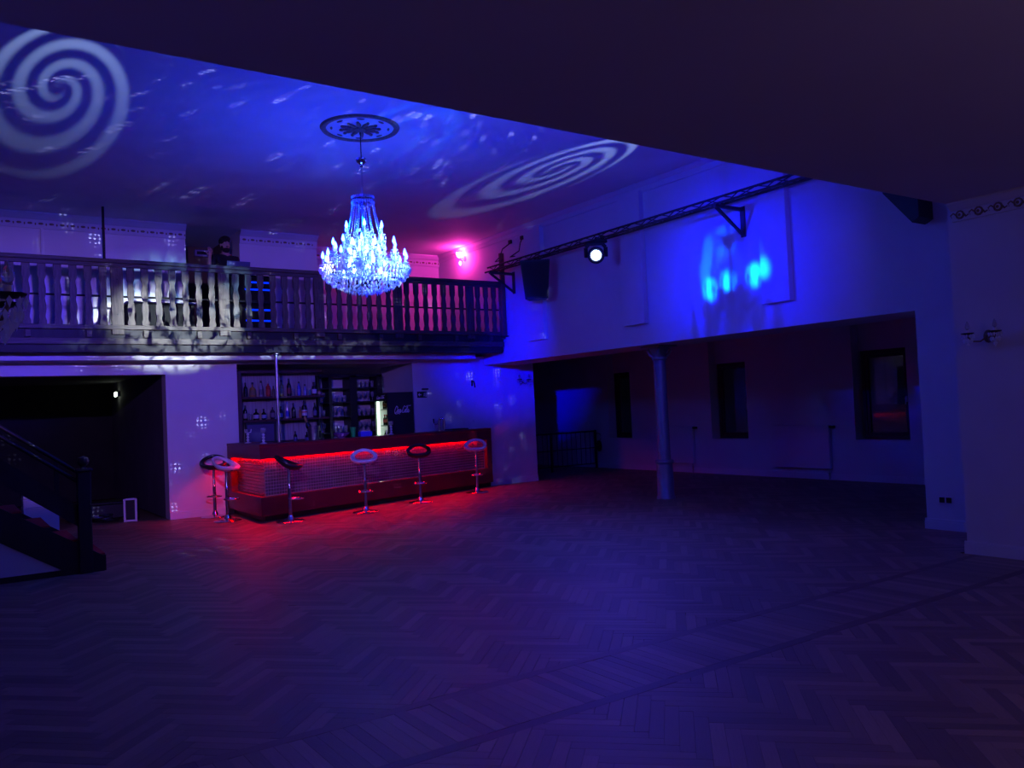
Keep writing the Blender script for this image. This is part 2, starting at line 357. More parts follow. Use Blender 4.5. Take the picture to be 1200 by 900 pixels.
def oak(name, base, dark):
    m = bpy.data.materials.new(name); m.use_nodes = True; t = NT(m.node_tree); b = t.n['Principled BSDF']
    uv = t.new('ShaderNodeTexCoord'); mp = t.new('ShaderNodeMapping'); mp.inputs['Scale'].default_value = (3.0, 45.0, 1.0)
    t.l.new(uv.outputs['UV'], mp.inputs[0])
    n = t.new('ShaderNodeTexNoise'); n.inputs['Scale'].default_value = 2.2; n.inputs['Detail'].default_value = 6; n.inputs['Distortion'].default_value = 0.6
    t.l.new(mp.outputs[0], n.inputs['Vector'])
    r = t.new('ShaderNodeValToRGB'); r.color_ramp.elements[0].position = 0.3; r.color_ramp.elements[0].color = (*dark, 1)
    r.color_ramp.elements[1].position = 0.72; r.color_ramp.elements[1].color = (*base, 1); t.l.new(n.outputs[0], r.inputs[0])
    sep = t.new('ShaderNodeSeparateXYZ'); t.l.new(uv.outputs['UV'], sep.inputs[0])
    wn = t.new('ShaderNodeTexWhiteNoise', noise_dimensions='1D'); t.l.new(t.m('FLOOR', sep.outputs[1]), wn.inputs['W'])
    val = t.m('MULTIPLY_ADD', t.m('POWER', wn.outputs[0], 1.5), 0.62, 0.68)
    hs = t.new('ShaderNodeHueSaturation'); t.l.new(r.outputs[0], hs.inputs['Color']); t.l.new(val, hs.inputs['Value'])
    t.l.new(hs.outputs[0], b.inputs['Base Color'])
    t.put(b.inputs['Roughness'], t.m('MULTIPLY_ADD', n.outputs[0], 0.25, 0.40))
    bp = t.new('ShaderNodeBump'); bp.inputs['Strength'].default_value = 0.12; bp.inputs['Distance'].default_value = 0.003
    t.l.new(n.outputs[0], bp.inputs['Height']); t.l.new(bp.outputs[0], b.inputs['Normal'])
    return m
M['oak'] = oak('oak_parquet', (0.34, 0.235, 0.155), (0.17, 0.105, 0.065))
M['oak_dark'] = oak('dark_oak_border', (0.23, 0.14, 0.09), (0.11, 0.06, 0.04))

# ------------------------------------------------------------------ the room
XR, YB, ZC, XN, YA, ZL = 9.03, 14.2, 4.97, 7.87, 4.05, 3.283
fl = struct('floor', MB().box(-3.4, 13.6, -3.0, 20.5, -0.16, -0.022), M['oak_dark'], 'herringbone oak parquet floor of the dance hall')
struct('ceiling', MB().box(-3.6, XR + 0.3, YA + 0.3, 17.2, ZC, ZC + 0.15), M['plaster'], 'high white plaster ceiling of the hall above the chandelier')
struct('ceiling_front', MB().box(-0.8, XN + 0.3, -3.0, YA, ZL, ZL + 0.2).box(-0.8, XR, YA - 0.3, YA, ZL + 0.2, ZC), M['plaster_low'], 'low dark plaster ceiling nearest the camera, ending at the arch')
struct('wall_front_right', MB().box(XN, XR + 0.6, -3.0, YA + 0.03, 0, ZL + 0.35), M['plaster'], 'plain wall beside the camera with the crystal sconce')
struct('wall_front_left', MB().box(-0.55, -0.27, -3.0, 2.4, 0, ZL).box(-0.55, 0.03, 2.4, YA, 0, ZL), M['plaster'], 'left wall beside the camera')
struct('wall_front', MB().box(-0.8, XN + 0.3, -3.2, -3.0, 0, ZL), M['plaster'], 'wall behind the camera')
struct('wall_left', MB().box(-3.6, -3.4, YA, 20.5, 0, ZC).box(-3.6, -0.27, YA - 0.2, YA, 0, ZC), M['plaster'], 'left wall of the hall')
# right wall over the wide opening, with its pier
wr = MB()
wr.box(XR, XR + 0.87, 5.11, 14.2, 2.447, ZC); wr.box(XR, XR + 0.87, 14.2, 17.2, 2.447, ZC)
wr.box(XR, XR + 0.87, YA + 0.03, 5.11, 0, ZC)
struct('wall_right', wr, M['plaster'], 'right wall over the wide opening, with the truss')
# lower back wall: door opening, pier, bar alcove, wall end
wb = MB()
wb.box(-3.4, 2.92, YB, YB + 0.3, 2.345, 2.62); wb.box(2.92, 4.06, YB, YB + 1.4, 0, 2.62)
wb.box(7.39, 10.25, YB, YB + 1.4, 0, 2.62); wb.box(4.06, 7.39, YB + 1.4, YB + 1.6, 0, 2.62)
struct('wall_back', wb, M['plaster'], 'lower back wall behind the bar under the gallery')
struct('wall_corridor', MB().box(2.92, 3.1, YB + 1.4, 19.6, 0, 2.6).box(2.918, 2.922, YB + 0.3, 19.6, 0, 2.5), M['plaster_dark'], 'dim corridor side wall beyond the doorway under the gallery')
struct('wall_corridor_end', MB().box(-3.4, 2.92, 19.6, 19.8, 0, 2.6), mat('shade_darkened_wall', (0.03, 0.028, 0.032), 0.9, var=0.3, vscale=3), 'end wall of the corridor beyond the doorway, darkened to stand in for shade')  # corridor shade put into a darker wall colour
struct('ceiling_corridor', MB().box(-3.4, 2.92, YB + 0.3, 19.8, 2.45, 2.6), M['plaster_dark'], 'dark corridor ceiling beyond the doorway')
struct('ceiling_alcove', MB().box(4.06, 7.39, YB, YB + 1.4, 2.5, 2.62), M['plaster'], 'low ceiling of the bar alcove')
# gallery: deck, plaster edge beam, upper walls
struct('floor_gallery', MB().box(-3.4, XR, 13.45, 17.0, 2.80, 2.94), M['black_wood'], 'gallery deck boards behind the balustrade')
struct('trim_1', MB().box(-3.4, 8.55, 13.74, YB, 2.545, 2.80), M['plaster'], 'white plaster edge beam under the gallery')
wg = MB()
wg.box(-3.4, 3.47, 14.95, 15.9, 2.94, ZC); wg.box(4.40, 5.85, 14.95, 15.9, 2.94, ZC); wg.box(4.40, XR, 15.9, 16.1, 2.94, ZC)
wg.box(3.3, 3.47, 15.9, 16.9, 2.94, ZC)
struct('wall_gallery', wg, M['plaster'], 'upper back wall on the gallery with relief frieze')
struct('wall_gallery_passage', MB().box(3.47, 4.6, 16.7, 16.9, 2.94, ZC).box(4.40, 4.6, 16.1, 16.9, 2.94, ZC), M['olive'], 'olive wall of the passage behind the man')
# annex
wa = MB()
AX, AD, ZA = 13.17, 13.375, 2.85
niches = [(14.42, 15.216), (11.02, 11.969), (7.66, 8.657)]
y0 = 5.0
for (a, b) in sorted(niches):
    wa.box(AX, AD + 0.25, y0, a, 0, ZA); wa.box(AX, AD + 0.25, a, b, 0, 0.715); wa.box(AD, AD + 0.25, a, b, 2.285, ZA); y0 = b
wa.box(AX, AD + 0.25, y0, 18.8, 0, ZA)
struct('wall_annex', wa, M['plaster'], 'far wall of the side room with three dark windows')
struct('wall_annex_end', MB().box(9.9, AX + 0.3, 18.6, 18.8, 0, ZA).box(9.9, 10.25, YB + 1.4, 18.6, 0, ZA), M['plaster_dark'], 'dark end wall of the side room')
struct('wall_annex_near', MB().box(XR + 0.6, AX + 0.4, 4.8, 5.0, 0, ZA), M['plaster'], 'near end wall of the side room')
struct('ceiling_annex', MB().box(XR + 0.87, AX + 0.4, 4.8, 18.8, ZA, ZA + 0.12).box(XR + 0.87, AX + 0.4, 14.2, 18.8, ZA - 0.06, ZA), M['plaster'], 'ceiling of the side room')
# shallow pilaster boxes on the right wall
for i, (ya, yb) in enumerate(((6.70, 7.14), (9.38, 9.88), (12.0, 12.5))):
    struct('trim_%d' % (i + 2), MB().box(XR - 0.09, XR, ya, yb, 2.775, ZC - 0.12, 0.004), M['plaster'],
           ('shallow plaster pilaster inside the blue light pool', 'shallow plaster pilaster above the iron column', 'shallow plaster pilaster behind the hanging loudspeaker')[i])
# baseboards
def board(name, x0, x1, y0, y1, label):
    mb = MB(); mb.box(x0, x1, y0, y1, 0, 0.085)
    cx0, cx1 = (x0 + 0.006, x1) if (x1 - x0) < (y1 - y0) else (x0, x1)
    cy0 = y0 + 0.006 if (x1 - x0) > (y1 - y0) else y0
    mb.box(cx0, cx1, cy0, y1, 0.085, 0.118, 0.003); struct(name, mb, M['paint'], label)
board('baseboard_right', XR - 0.02, XR, YA + 0.03, 5.13, 'white baseboard of the pier under the socket')
board('baseboard_front_right', XN - 0.02, XN, -3.0, YA + 0.05, 'white baseboard of the near right wall')
board('baseboard_back', 2.92, 3.90, YB - 0.02, YB, 'white baseboard left of the bar')
board('baseboard_back_right', XR, 10.25, YB - 0.02, YB, 'white baseboard right of the bar')
board('baseboard_annex', AX - 0.02, AX, 5.0, 18.6, 'white baseboard under the dark windows')
board('baseboard_opening', XR, XR + 0.87, 5.11, 5.13, 'white baseboard return at the end of the pier')
# cornices with relief pieces
def cornice_profile(d, h): return [(0, 0), (d * 0.25, 0), (d * 0.3, h * 0.12), (d * 0.35, h * 0.55), (d * 0.55, h * 0.62), (d, h * 0.9), (d, h), (0, h)]
def relief_piece():
    mb = MB()
    mb.torus((0, 0, 0), 0.034, 0.011, 10, 5, 'x'); mb.ell((0, 0.005, 0), 0.012, 0.016, 0.016, 6, 4)
    mb.tube([(0, 0.034, 0.0), (0, 0.06, 0.022), (0, 0.085, 0.005), (0, 0.075, -0.02)], [0.011, 0.01, 0.008, 0.005], 5)
    mb.tube([(0, -0.034, 0.0), (0, -0.055, -0.024), (0, -0.08, -0.01)], [0.011, 0.009, 0.005], 5)
    return mb
# near right wall cornice (runs along y)
mb = MB(); z0 = ZL - 0.17
mb.prism_y([(XN - p[0], z0 + p[1]) for p in cornice_profile(0.10, 0.17)], -3.0, YA - 0.02)
co = struct('trim_5', mb, M['plaster'], 'cornice with scroll relief on the near right wall')
rp = relief_piece().build('relief_scroll', M['relief'], co, True); rp.location = (XN - 0.03, 3.95, z0 + 0.055)
me = rp.data
for i in range(1, 14):
    o = bpy.data.objects.new('relief_scroll', me); COL.objects.link(o); o.parent = co; o.location = (XN - 0.03, 3.95 - 0.17 * i, z0 + 0.055)
# gallery wall cornices (run along x)
def gallery_cornice(name, x0, x1, y, label):
    mb = MB(); z0 = ZC - 0.24
    pr = [(y - d, z0 + h) for d, h in cornice_profile(0.13, 0.24)]
    mb.prism_x(pr, x0, x1); o = struct(name, mb, M['plaster'], label)
    s = MB()
    x = x0 + 0.08
    while x < x1 - 0.05:
        s.ell((x, y - 0.036, z0 + 0.075), 0.05, 0.014, 0.022, 6, 4); s.ell((x + 0.075, y - 0.034, z0 + 0.07), 0.018, 0.012, 0.030, 6, 4); x += 0.15
    r = s.build('relief_band', M['relief'], o, True); r['kind'] = 'stuff'
gallery_cornice('trim_6', -3.0, 3.47, 14.95, 'relief cornice on the gallery wall left of the passage')
gallery_cornice('trim_7', 4.40, 5.85, 14.95, 'relief cornice on the gallery wall right of the man')
gallery_cornice('trim_8', 5.85, XR, 15.9, 'relief cornice of the gallery recess in pink light')
mb = MB(); z0 = ZC - 0.15
mb.prism_y([(XR - p[0], z0 + p[1]) for p in cornice_profile(0.09, 0.15)], YA + 0.3, 15.9)
struct('trim_9', mb, M['plaster'], 'cornice along the top of the right wall')
struct('trim_10', MB().box(1.27, 1.31, 14.90, 14.95, 2.94, ZC - 0.24, 0.004), M['plaster'], 'slim vertical cable duct on the gallery wall')
# windows of the side room
wl = ('dark window nearest the pier, reflecting the red bar light', 'dark window in the middle of the far wall', 'dark window nearest the black railing')
for i, (a, b) in enumerate(sorted(niches)):
    a2, b2 = a + 0.035, b - 0.065
    fr = MB(); x0, x1 = AD - 0.03, AD + 0.04
    fr.box(x0, x1, a2, a2 + 0.06, 0.72, 2.28); fr.box(x0, x1, b2 - 0.06, b2, 0.72, 2.28)
    fr.box(x0, x1, a2 + 0.06, b2 - 0.06, 0.72, 0.79); fr.box(x0, x1, a2 + 0.06, b2 - 0.06, 2.21, 2.28)
    w = struct('window_%d' % (i + 1), fr, M['window_wood'], wl[i])
    sa = MB(); s0, s1, t0, t1 = a2 + 0.065, b2 - 0.065, 0.795, 2.205; q = 0.055
    sa.box(x0 + 0.012, x1, s0, s0 + q, t0, t1, 0.004); sa.box(x0 + 0.012, x1, s1 - q, s1, t0, t1, 0.004)
    sa.box(x0 + 0.012, x1, s0 + q, s1 - q, t0, t0 + q, 0.004); sa.box(x0 + 0.012, x1, s0 + q, s1 - q, t1 - q, t1, 0.004)
    sash = sa.build('window_sash', M['window_wood'], w)
    MB().box(AD + 0.012, AD + 0.020, s0 + q, s1 - q, t0 + q, t1 - q).build('pane', M['night'], sash)
    MB().box(x0 - 0.006, x0 + 0.012, s0 + 0.012, s0 + 0.04, 1.36, 1.46, 0.004).tube([(x0 - 0.02, s0 + 0.026, 1.44), (x0 - 0.035, s0 + 0.026, 1.43), (x0 - 0.035, s0 + 0.026, 1.32)], 0.008, 6).build('handle', M['steel'], sash)
    MB().box(AX - 0.03, AD - 0.03, a + 0.002, b - 0.002, 0.715, 0.728).build('window_sill', M['paint'], w)

# ------------------------------------------------------------------ parquet
PL, PW = 0.49, 0.07
def plank_mesh(L, Wd, uo, uv_off):
    g = 0.0003; c = 0.0006
    x0, x1, y0_, y1_ = -L / 2 + g, L / 2 - g, -Wd / 2 + g, Wd / 2 - g
    v = [(x0, y0_, -0.02), (x1, y0_, -0.02), (x1, y1_, -0.02), (x0, y1_, -0.02),
         (x0, y0_, -c), (x1, y0_, -c), (x1, y1_, -c), (x0, y1_, -c),
         (x0 + c, y0_ + c, 0), (x1 - c, y0_ + c, 0), (x1 - c, y1_ - c, 0), (x0 + c, y1_ - c, 0)]
    f = [(0, 1, 5, 4), (1, 2, 6, 5), (2, 3, 7, 6), (3, 0, 4, 7), (4, 5, 9, 8), (5, 6, 10, 9), (6, 7, 11, 10), (7, 4, 8, 11), (8, 9, 10, 11)]
    return v, f
def clip(poly, ax, val, keep_less):
    out = []
    for i in range(len(poly)):
        a, b = poly[i], poly[(i + 1) % len(poly)]
        ia = (a[ax] <= val) == keep_less; ib = (b[ax] <= val) == keep_less
        if ia: out.append(a)
        if ia != ib:
            t = (val - a[ax]) / (b[ax] - a[ax]); out.append((a[0] + t * (b[0] - a[0]), a[1] + t * (b[1] - a[1])))
    return out
planks = []     # (center, dir angle, L, W, polygon or None)
c45 = math.sqrt(0.5); n7 = 7; RNG = 330
def to_world(p, q): return (2.0 + (p - q) * c45, 6.0 + (p + q) * c45)
def room_ok(x, y):
    if y < YA and x < 0.0: return False
    if y > YA - 0.02: return -3.3 < x < XR + 0.9 + (4.2 if y > 5.0 else 0) and y < (YB + 0.4 if x < 9.9 else 18.6) and x < 13.3
    return -0.35 < x < XN + 0.1 and y > 0.6
for j in range(-RNG, RNG):
    for i0 in range(-RNG, RNG):
        k = (i0 - j) % (2 * n7)
        if k == 0: ang = PI / 4; p, q = (i0 + n7 / 2) * PW, (j + 0.5) * PW
        elif k == 2 * n7 - 1: ang = 3 * PI / 4; p, q = (i0 + 0.5) * PW, (j + n7 / 2) * PW
        else: continue
        x, y = to_world(p, q)
        if not (-3.6 < x < 13.5 and 0.4 < y < 18.9) or not room_ok(x, y): continue
        planks.append((x, y, ang))
BAND0, BAND1 = 3.345, 4.03
pm_v, pm_f = plank_mesh(PL, PW, 0, 0)
class FloorMesh:
    def __init__(s): s.v = []; s.f = []; s.uv = []
    def add(s, v, f, uv):
        b = len(s.v); s.v += v; s.f += [tuple(b + k for k in q) for q in f]; s.uv += uv
    def build(s, name, m, parent):
        me = bpy.data.meshes.new(name); me.from_pydata(s.v, [], s.f)
        ul = me.uv_layers.new(name='uv'); li = np.empty(len(me.loops), dtype=np.int32); me.loops.foreach_get('vertex_index', li)
        ul.data.foreach_set('uv', np.array(s.uv, dtype=np.float32)[li].ravel())
        me.materials.append(m); me.update(); o = bpy.data.objects.new(name, me); COL.objects.link(o); o.parent = parent; return o
def plank_world(x, y, ang, L, Wd, idx):
    v, f = plank_mesh(L, Wd, 0, 0)
    ca, sa = math.cos(ang), math.sin(ang); dz = random.uniform(-0.0006, 0.0); tx = random.gauss(0, 0.0016); ty = random.gauss(0, 0.004)
    vw = [(x + ca * a - sa * b, y + sa * a + ca * b, c + dz + (tx * a + ty * b if c > -0.01 else 0)) for a, b, c in v]
    return vw, f, [(a + 0.37 * (idx % 17), (b / Wd + 0.5) * 0.8 + 0.1 + idx) for a, b, c in v]
def poly_world(poly, ang, x, y, idx):
    n = len(poly); vw = [(a, b, -0.02) for a, b in poly] + [(a, b, -0.0006) for a, b in poly]
    f = [tuple(range(n, 2 * n))] + [(i, (i + 1) % n, n + (i + 1) % n, n + i) for i in range(n)]
    ca, sa = math.cos(ang), math.sin(ang); uv = []
    for a, b, c in vw:
        u, w = ca * (a - x) + sa * (b - y), -sa * (a - x) + ca * (b - y)
        uv.append((u + 0.37 * (idx % 17), max(0.02, min(0.98, (w / PW + 0.5) * 0.8 + 0.1)) + idx))
    return vw, f, uv
items = []
for idx, (x, y, ang) in enumerate(planks):
    ext = (PL / 2) * c45 + PW / 2
    lo, hi = y - ext, y + ext
    kind = None
    if lo > BAND1 or hi < BAND0: geo = plank_world(x, y, ang, PL, PW, idx)
    else:
        ca, sa = math.cos(ang), math.sin(ang); g = 0.0011
        poly = [(x + ca * a - sa * b, y + sa * a + ca * b) for a, b in ((-PL / 2 + g, -PW / 2 + g), (PL / 2 - g, -PW / 2 + g), (PL / 2 - g, PW / 2 - g), (-PL / 2 + g, PW / 2 - g))]
        if y > (BAND0 + BAND1) / 2: poly = clip(poly, 1, BAND1 + 0.001, False)
        else: poly = clip(poly, 1, BAND0 - 0.001, True)
        if len(poly) < 3: continue
        geo = poly_world(poly, ang, x, y, idx)
    items.append((x, y, PL * PW, geo, 'parquet_block', M['oak']))
# the frieze across the arch: two dark border strips and blocks laid square between them
idx = 9000; x = -0.3
FR0, FR1 = BAND0 + 0.075, BAND1 - 0.075
while x < 9.0:
    idx += 1; items.append((x + PW / 2, (FR0 + FR1) / 2, (FR1 - FR0) * PW, plank_world(x + PW / 2, (FR0 + FR1) / 2, PI / 2, FR1 - FR0, PW, idx), 'frieze_block', M['oak'])); x += PW
for yy in (BAND0 + 0.0375, BAND1 - 0.0375):
    x = -0.3; k = 0
    while x < 9.0:
        idx += 1; items.append((x + 0.6, yy, 1.2 * 0.075, plank_world(x + 0.6, yy, 0, 1.2, 0.075, idx), 'border_strip', M['oak_dark'])); x += 1.2
def seen_area(x, y, A):
    px_, py_, z = pix((x, y, 0))
    if z < 0.3 or not (-40 < px_ < 1240 and -40 < py_ < 940): return -1
    return A * FPX * FPX / z / z * 1.55 / math.hypot(math.hypot(x, y), 1.55)
items.sort(key=lambda t: -seen_area(t[0], t[1], t[2]))
rest = FloorMesh(); rest_d = FloorMesh()
for k, (x, y, A, geo, nm, m) in enumerate(items):
    if k < 300: one = FloorMesh(); one.add(*geo); one.build(nm, m, fl)
    else: (rest_d if nm == 'border_strip' else rest).add(*geo)
r = rest.build('parquet_field', M['oak'], fl); r['kind'] = 'stuff'
if rest_d.v: r = rest_d.build('border_field', M['oak_dark'], fl); r['kind'] = 'stuff'

# ------------------------------------------------------------------ balustrade of the gallery
t = thing('balcony_railing', 'weathered wooden balustrade along the gallery over the bar', 'railing', (3.0, 13.4, 2.94))
L0 = (3.0, 13.4, 2.94)
def bal_profile(w):
    h = 0.94; pts = [(0.5, 0), (0.5, 0.09), (0.36, 0.145), (0.36, 0.175), (0.47, 0.27), (0.47, 0.33), (0.33, 0.42), (0.33, 0.445), (0.46, 0.53), (0.46, 0.585), (0.32, 0.69), (0.34, 0.72), (0.5, 0.775), (0.5, 1.0)]
    r = [(x * w, z * h) for x, z in pts]; return r + [(-x, z) for x, z in reversed(r)]
bm_ = MB().prism_y(bal_profile(0.105), -0.014, 0.014); first = None
posts = [-0.99, 0.56, 2.115, 3.67, 5.25, 6.735, 8.255, 8.985]
for i in range(len(posts) - 1):
    a, b = posts[i], posts[i + 1]; n = 3 if i == len(posts) - 2 else 7
    for k in range(n):
        x = a + 0.09 + (b - a - 0.18) * (k + 0.5) / n if n == 7 else a + (b - a) * (k + 1) / (n + 1)
        if x < -0.9: continue
        if first is None: first = bm_.build('baluster', M['rail_wood'], t); o = first
        else: o = bpy.data.objects.new('baluster', first.data); COL.objects.link(o); o.parent = t
        o.location = (x - L0[0], random.uniform(-0.002, 0.002), 0.06)
for x in posts:
    w = 0.085 if x < 8.9 else 0.06
    MB().box(x - w, x + w, 13.375, 13.42, 2.90, 3.955, 0.006).build('post', M['rail_wood'], t, shift=L0)
    if -1 < x < 8.9:
        for zz in (3.2, 3.72): MB().tube([(x, 13.366, zz), (x, 13.376, zz)], 0.011, 6).build('bolt', M['black_metal'], t, shift=L0)
MB().box(-1.5, 9.02, 13.33, 13.47, 3.955, 4.02, 0.012).build('handrail', M['rail_wood_h'], t, shift=L0)
MB().box(-1.5, 9.02, 13.345, 13.375, 3.90, 3.955, 0.004).build('handrail_fascia', M['rail_wood_h'], t, shift=L0)
MB().box(-1.5, 9.02, 13.36, 13.45, 2.975, 3.04, 0.006).build('bottom_rail', M['rail_wood_h'], t, shift=L0)
MB().tube([(-1.5, 13.44, 3.475), (8.98, 13.44, 3.475)], 0.017, 6).build('middle_rod', M['black_metal'], t, shift=L0)
# edge of the deck: beam coloured black as the shadow gap, spacer blocks, fascia board
tr = struct('trim_11', MB().box(-3.0, 9.0, 13.43, 13.47, 2.66, 2.975).box(-3.0, 8.97, 13.40, 13.62, 2.64, 2.70), M['black_wood'], 'edge beam under the balustrade, black to stand in for shadow')
o = MB().box(-3.0, 8.99, 13.37, 13.405, 2.755, 2.845, 0.005).build('fascia_board', M['rail_wood_h'], tr)
sp_ = None; x = -0.6
while x < 8.95:
    if sp_ is None: sp_ = MB().box(-0.035, 0.035, -0.03, 0.03, -0.055, 0.055, 0.004).build('spacer_block', M['rail_wood_h'], tr); q = sp_
    else: q = bpy.data.objects.new('spacer_block', sp_.data); COL.objects.link(q); q.parent = tr
    q.location = (x, 13.40, 2.91); x += 0.775
# tall end post with truss bracket
t = thing('bracket_post', 'red-brown square post rising at the right end of the balustrade', 'post', (8.96, 13.30, 2.94))
MB().box(-0.045, 0.045, -0.03, 0.03, 0.02, 1.63, 0.005).build('post', M['rust_post'], t)
MB().box(-0.07, 0.07, -0.045, 0.045, 0.0, 0.02).build('foot_plate', M['black_metal'], t)

# steel rod from gallery to ceiling, steel pole behind the bar
t = thing('support_rod', 'thin dark steel rod rising behind the balustrade to the ceiling', 'rod', (2.06, 14.1, 2.94))
MB().tube([(0, 0, 0.01), (0, 0, ZC - 2.94)], 0.02, 10).build('rod', M['black_metal'], t, True)
MB().lathe([(0.06, 0), (0.06, 0.012), (0.025, 0.02), (0.025, 0.05)], n=14).build('foot_flange', M['black_metal'], t, True)
pp = at(325.5, 470, 1, 13.58)
t = thing('support_pole', 'slim steel pole holding the gallery, standing behind the bar counter', 'pole', (pp[0], 13.58, 0))
MB().tube([(0, 0, 0.012), (0, 0, 2.63)], 0.026, 12).build('pole', M['steel'], t, True)
MB().lathe([(0.09, 0), (0.09, 0.012), (0.03, 0.014)], n=16).build('base_plate', M['steel'], t, True)
MB().lathe([(0.03, 2.61), (0.08, 2.625), (0.08, 2.64)], n=16).build('top_plate', M['steel'], t, True)

# ------------------------------------------------------------------ iron column under the right wall
t = thing('iron_column', 'round cast iron column carrying the wall over the wide opening', 'column', (9.46, 9.63, 0))
MB().lathe([(0.0, 0), (0.150, 0), (0.150, 0.03), (0.135, 0.05), (0.128, 0.55), (0.145, 0.57), (0.150, 0.59), (0.145, 0.61), (0.128, 0.62)], n=32).build('base', M['iron'], t, True)
MB().lathe([(0.106, 0.62), (0.102, 0.7), (0.098, 2.24)], n=32, cap=False).build('shaft', M['iron'], t, True)
MB().lathe([(0.098, 2.21), (0.118, 2.225), (0.122, 2.24), (0.118, 2.255), (0.100, 2.262), (0.104, 2.31), (0.150, 2.39), (0.165, 2.40), (0.165, 2.42)], n=32).build('capital', M['iron'], t, True)
for k in range(4):
    a = PI / 4 + k * PI / 2
    mb = MB(); mb.tube([(0.10 * math.cos(a), 0.10 * math.sin(a), 2.27), (0.15 * math.cos(a), 0.15 * math.sin(a), 2.30), (0.185 * math.cos(a), 0.185 * math.sin(a), 2.37), (0.165 * math.cos(a), 0.165 * math.sin(a), 2.405), (0.14 * math.cos(a), 0.14 * math.sin(a), 2.385)], [0.02, 0.024, 0.022, 0.018, 0.012], 7)
    mb.build('capital_leaf', M['iron'], t, True)
MB().box(-0.21, 0.21, -0.21, 0.21, 2.42, 2.446, 0.006).build('capital_plate', M['iron'], t)

# ------------------------------------------------------------------ bar counter
BA = (3.85, 12.43); BU = Vector((5.15, 1.57, 0)).normalized(); BN = Vector((BU.y, -BU.x, 0))
def bcorner(d): return (BA[0] + d, BA[1] + 1.3503 * d)
def bend(d, x=9.0):
    c = Vector((BA[0], BA[1], 0)) - BN * d; tt = (x - c.x) / BU.x; return (x, c.y + BU.y * tt)
YL = YB - 0.004
def ring(d0, d1, z0, z1, x1=9.0, ya=YL, xe=None):
    mb = MB(); a0, a1, e0, e1 = bcorner(d0), bcorner(d1), bend(d0, x1), bend(d1, x1)
    mb.prism([(a0[0], ya), (a0[0], a0[1]), (a1[0], a1[1]), (a1[0], ya)], z0, z1)
    mb.prism(clip([a0, e0, e1, a1], 1, ya, True), z0, z1); return mb
bar = thing('bar_counter', 'angled crimson bar counter with mirror mosaic front and red light strip', 'bar counter', (BA[0], BA[1], 0))
BL = (BA[0], BA[1], 0)
ring(0.0, 0.46, 1.13, 1.172).build('worktop', M['red_lam'], bar, shift=BL)
ring(0.004, 0.04, 0.945, 1.128).build('fascia', M['red_lam'], bar, shift=BL)
ring(0.004, 0.10, 0.09, 0.376).build('plinth', M['red_lam'], bar, shift=BL)
ring(0.09, 0.13, 0.0, 0.088).build('toe_kick', M['black_plastic'], bar, shift=BL)
ring(0.112, 0.14, 0.378, 1.127).build('tile_backing', M['grout'], bar, shift=BL)
led = ring(0.075, 0.098, 0.955, 0.968, 8.86, 13.98).build('light_strip', M['led_red'], bar, shift=BL); led['label'] = 'glowing red light strip under the counter edge'
e0, e1 = bend(0.004, 8.86), bend(0.004, 9.0); i0, i1 = bend(0.111, 8.86), bend(0.111, 9.0)
MB().prism([e0, e1, i1, i0], 0.378, 0.943).build('end_pillar', M['red_lam'], bar, shift=BL)
MB().box(BA[0] + 0.004, BA[0] + 0.111, 14.0, YL, 0.378, 0.943).build('end_pillar', M['red_lam'], bar, shift=BL)
tl = MB(); TS = 0.05; NZ = 11
def tile_face(o, u, w, nrm):
    o = o + nrm * 0.004 + u * 0.0035 + w * 0.0035; s = TS - 0.007
    j = nrm + u * random.gauss(0, 0.012) + w * random.gauss(0, 0.012); j.normalize()
    d1 = u * s; d2 = w * s; h = nrm * 0.004
    def lift(p): return p - nrm * ((p - (o + d1 / 2 + d2 / 2)).dot(j) / max(0.2, nrm.dot(j)))
    q = [lift(o), lift(o + d1), lift(o + d1 + d2), lift(o + d2)]
    tl.add([tuple(x - nrm * 0.008) for x in (o, o + d1, o + d1 + d2, o + d2)] + [tuple(x) for x in q], [(4, 5, 6, 7), (0, 1, 5, 4), (1, 2, 6, 5), (2, 3, 7, 6), (3, 0, 4, 7)])
c0 = Vector((*bcorner(0.112), 0)); e = Vector((*bend(0.112, 8.86), 0)); ln = (e - c0).length
for i in range(int(ln / TS)):
    for k in range(NZ): tile_face(c0 + BU * (i * TS) + Vector((0, 0, 0.385 + k * TS)), BU, Vector((0, 0, 1)), BN)
for i in range(int((14.0 - c0.y) / TS)):
    for k in range(NZ): tile_face(Vector((c0.x, c0.y + (i + 1) * TS, 0.385 + k * TS)), Vector((0, -1, 0)), Vector((0, 0, 1)), Vector((-1, 0, 0)))
o = tl.build('mosaic_tiles', M['mosaic'], bar, shift=BL); o['kind'] = 'stuff'

# ------------------------------------------------------------------ bar stools
def seat_mesh():
    mb = MB(); N, m = 36, 12
    for i in range(N):
        th = 2 * PI * i / N
        O = Vector((0.215 * math.sin(th), -0.205 * math.cos(th))); I = Vector((0.145 * math.sin(th), 0.075 - 0.085 * math.cos(th)))
        mid = (O + I) / 2; rad = (O - I).length / 2; d = (O - I).normalized()
        back = (1 - math.cos(th)) / 2
        zc = 0.02 + 0.16 * back ** 1.4; hh = 0.036 - 0.008 * back
        for k in range(m):
            a = 2 * PI * k / m; c, s_ = math.cos(a), math.sin(a)
            c = math.copysign(abs(c) ** 0.8, c); s_ = math.copysign(abs(s_) ** 0.8, s_)
            p = mid + d * (rad * c); mb.v.append((p.x, p.y, zc + hh * s_ - 0.02 * (1 - abs(c)) * (1 - back)))
    mb.f = [(i * m + k, ((i + 1) % N) * m + k, ((i + 1) % N) * m + (k + 1) % m, i * m + (k + 1) % m) for i in range(N) for k in range(m)]
    return mb
seatm = seat_mesh()
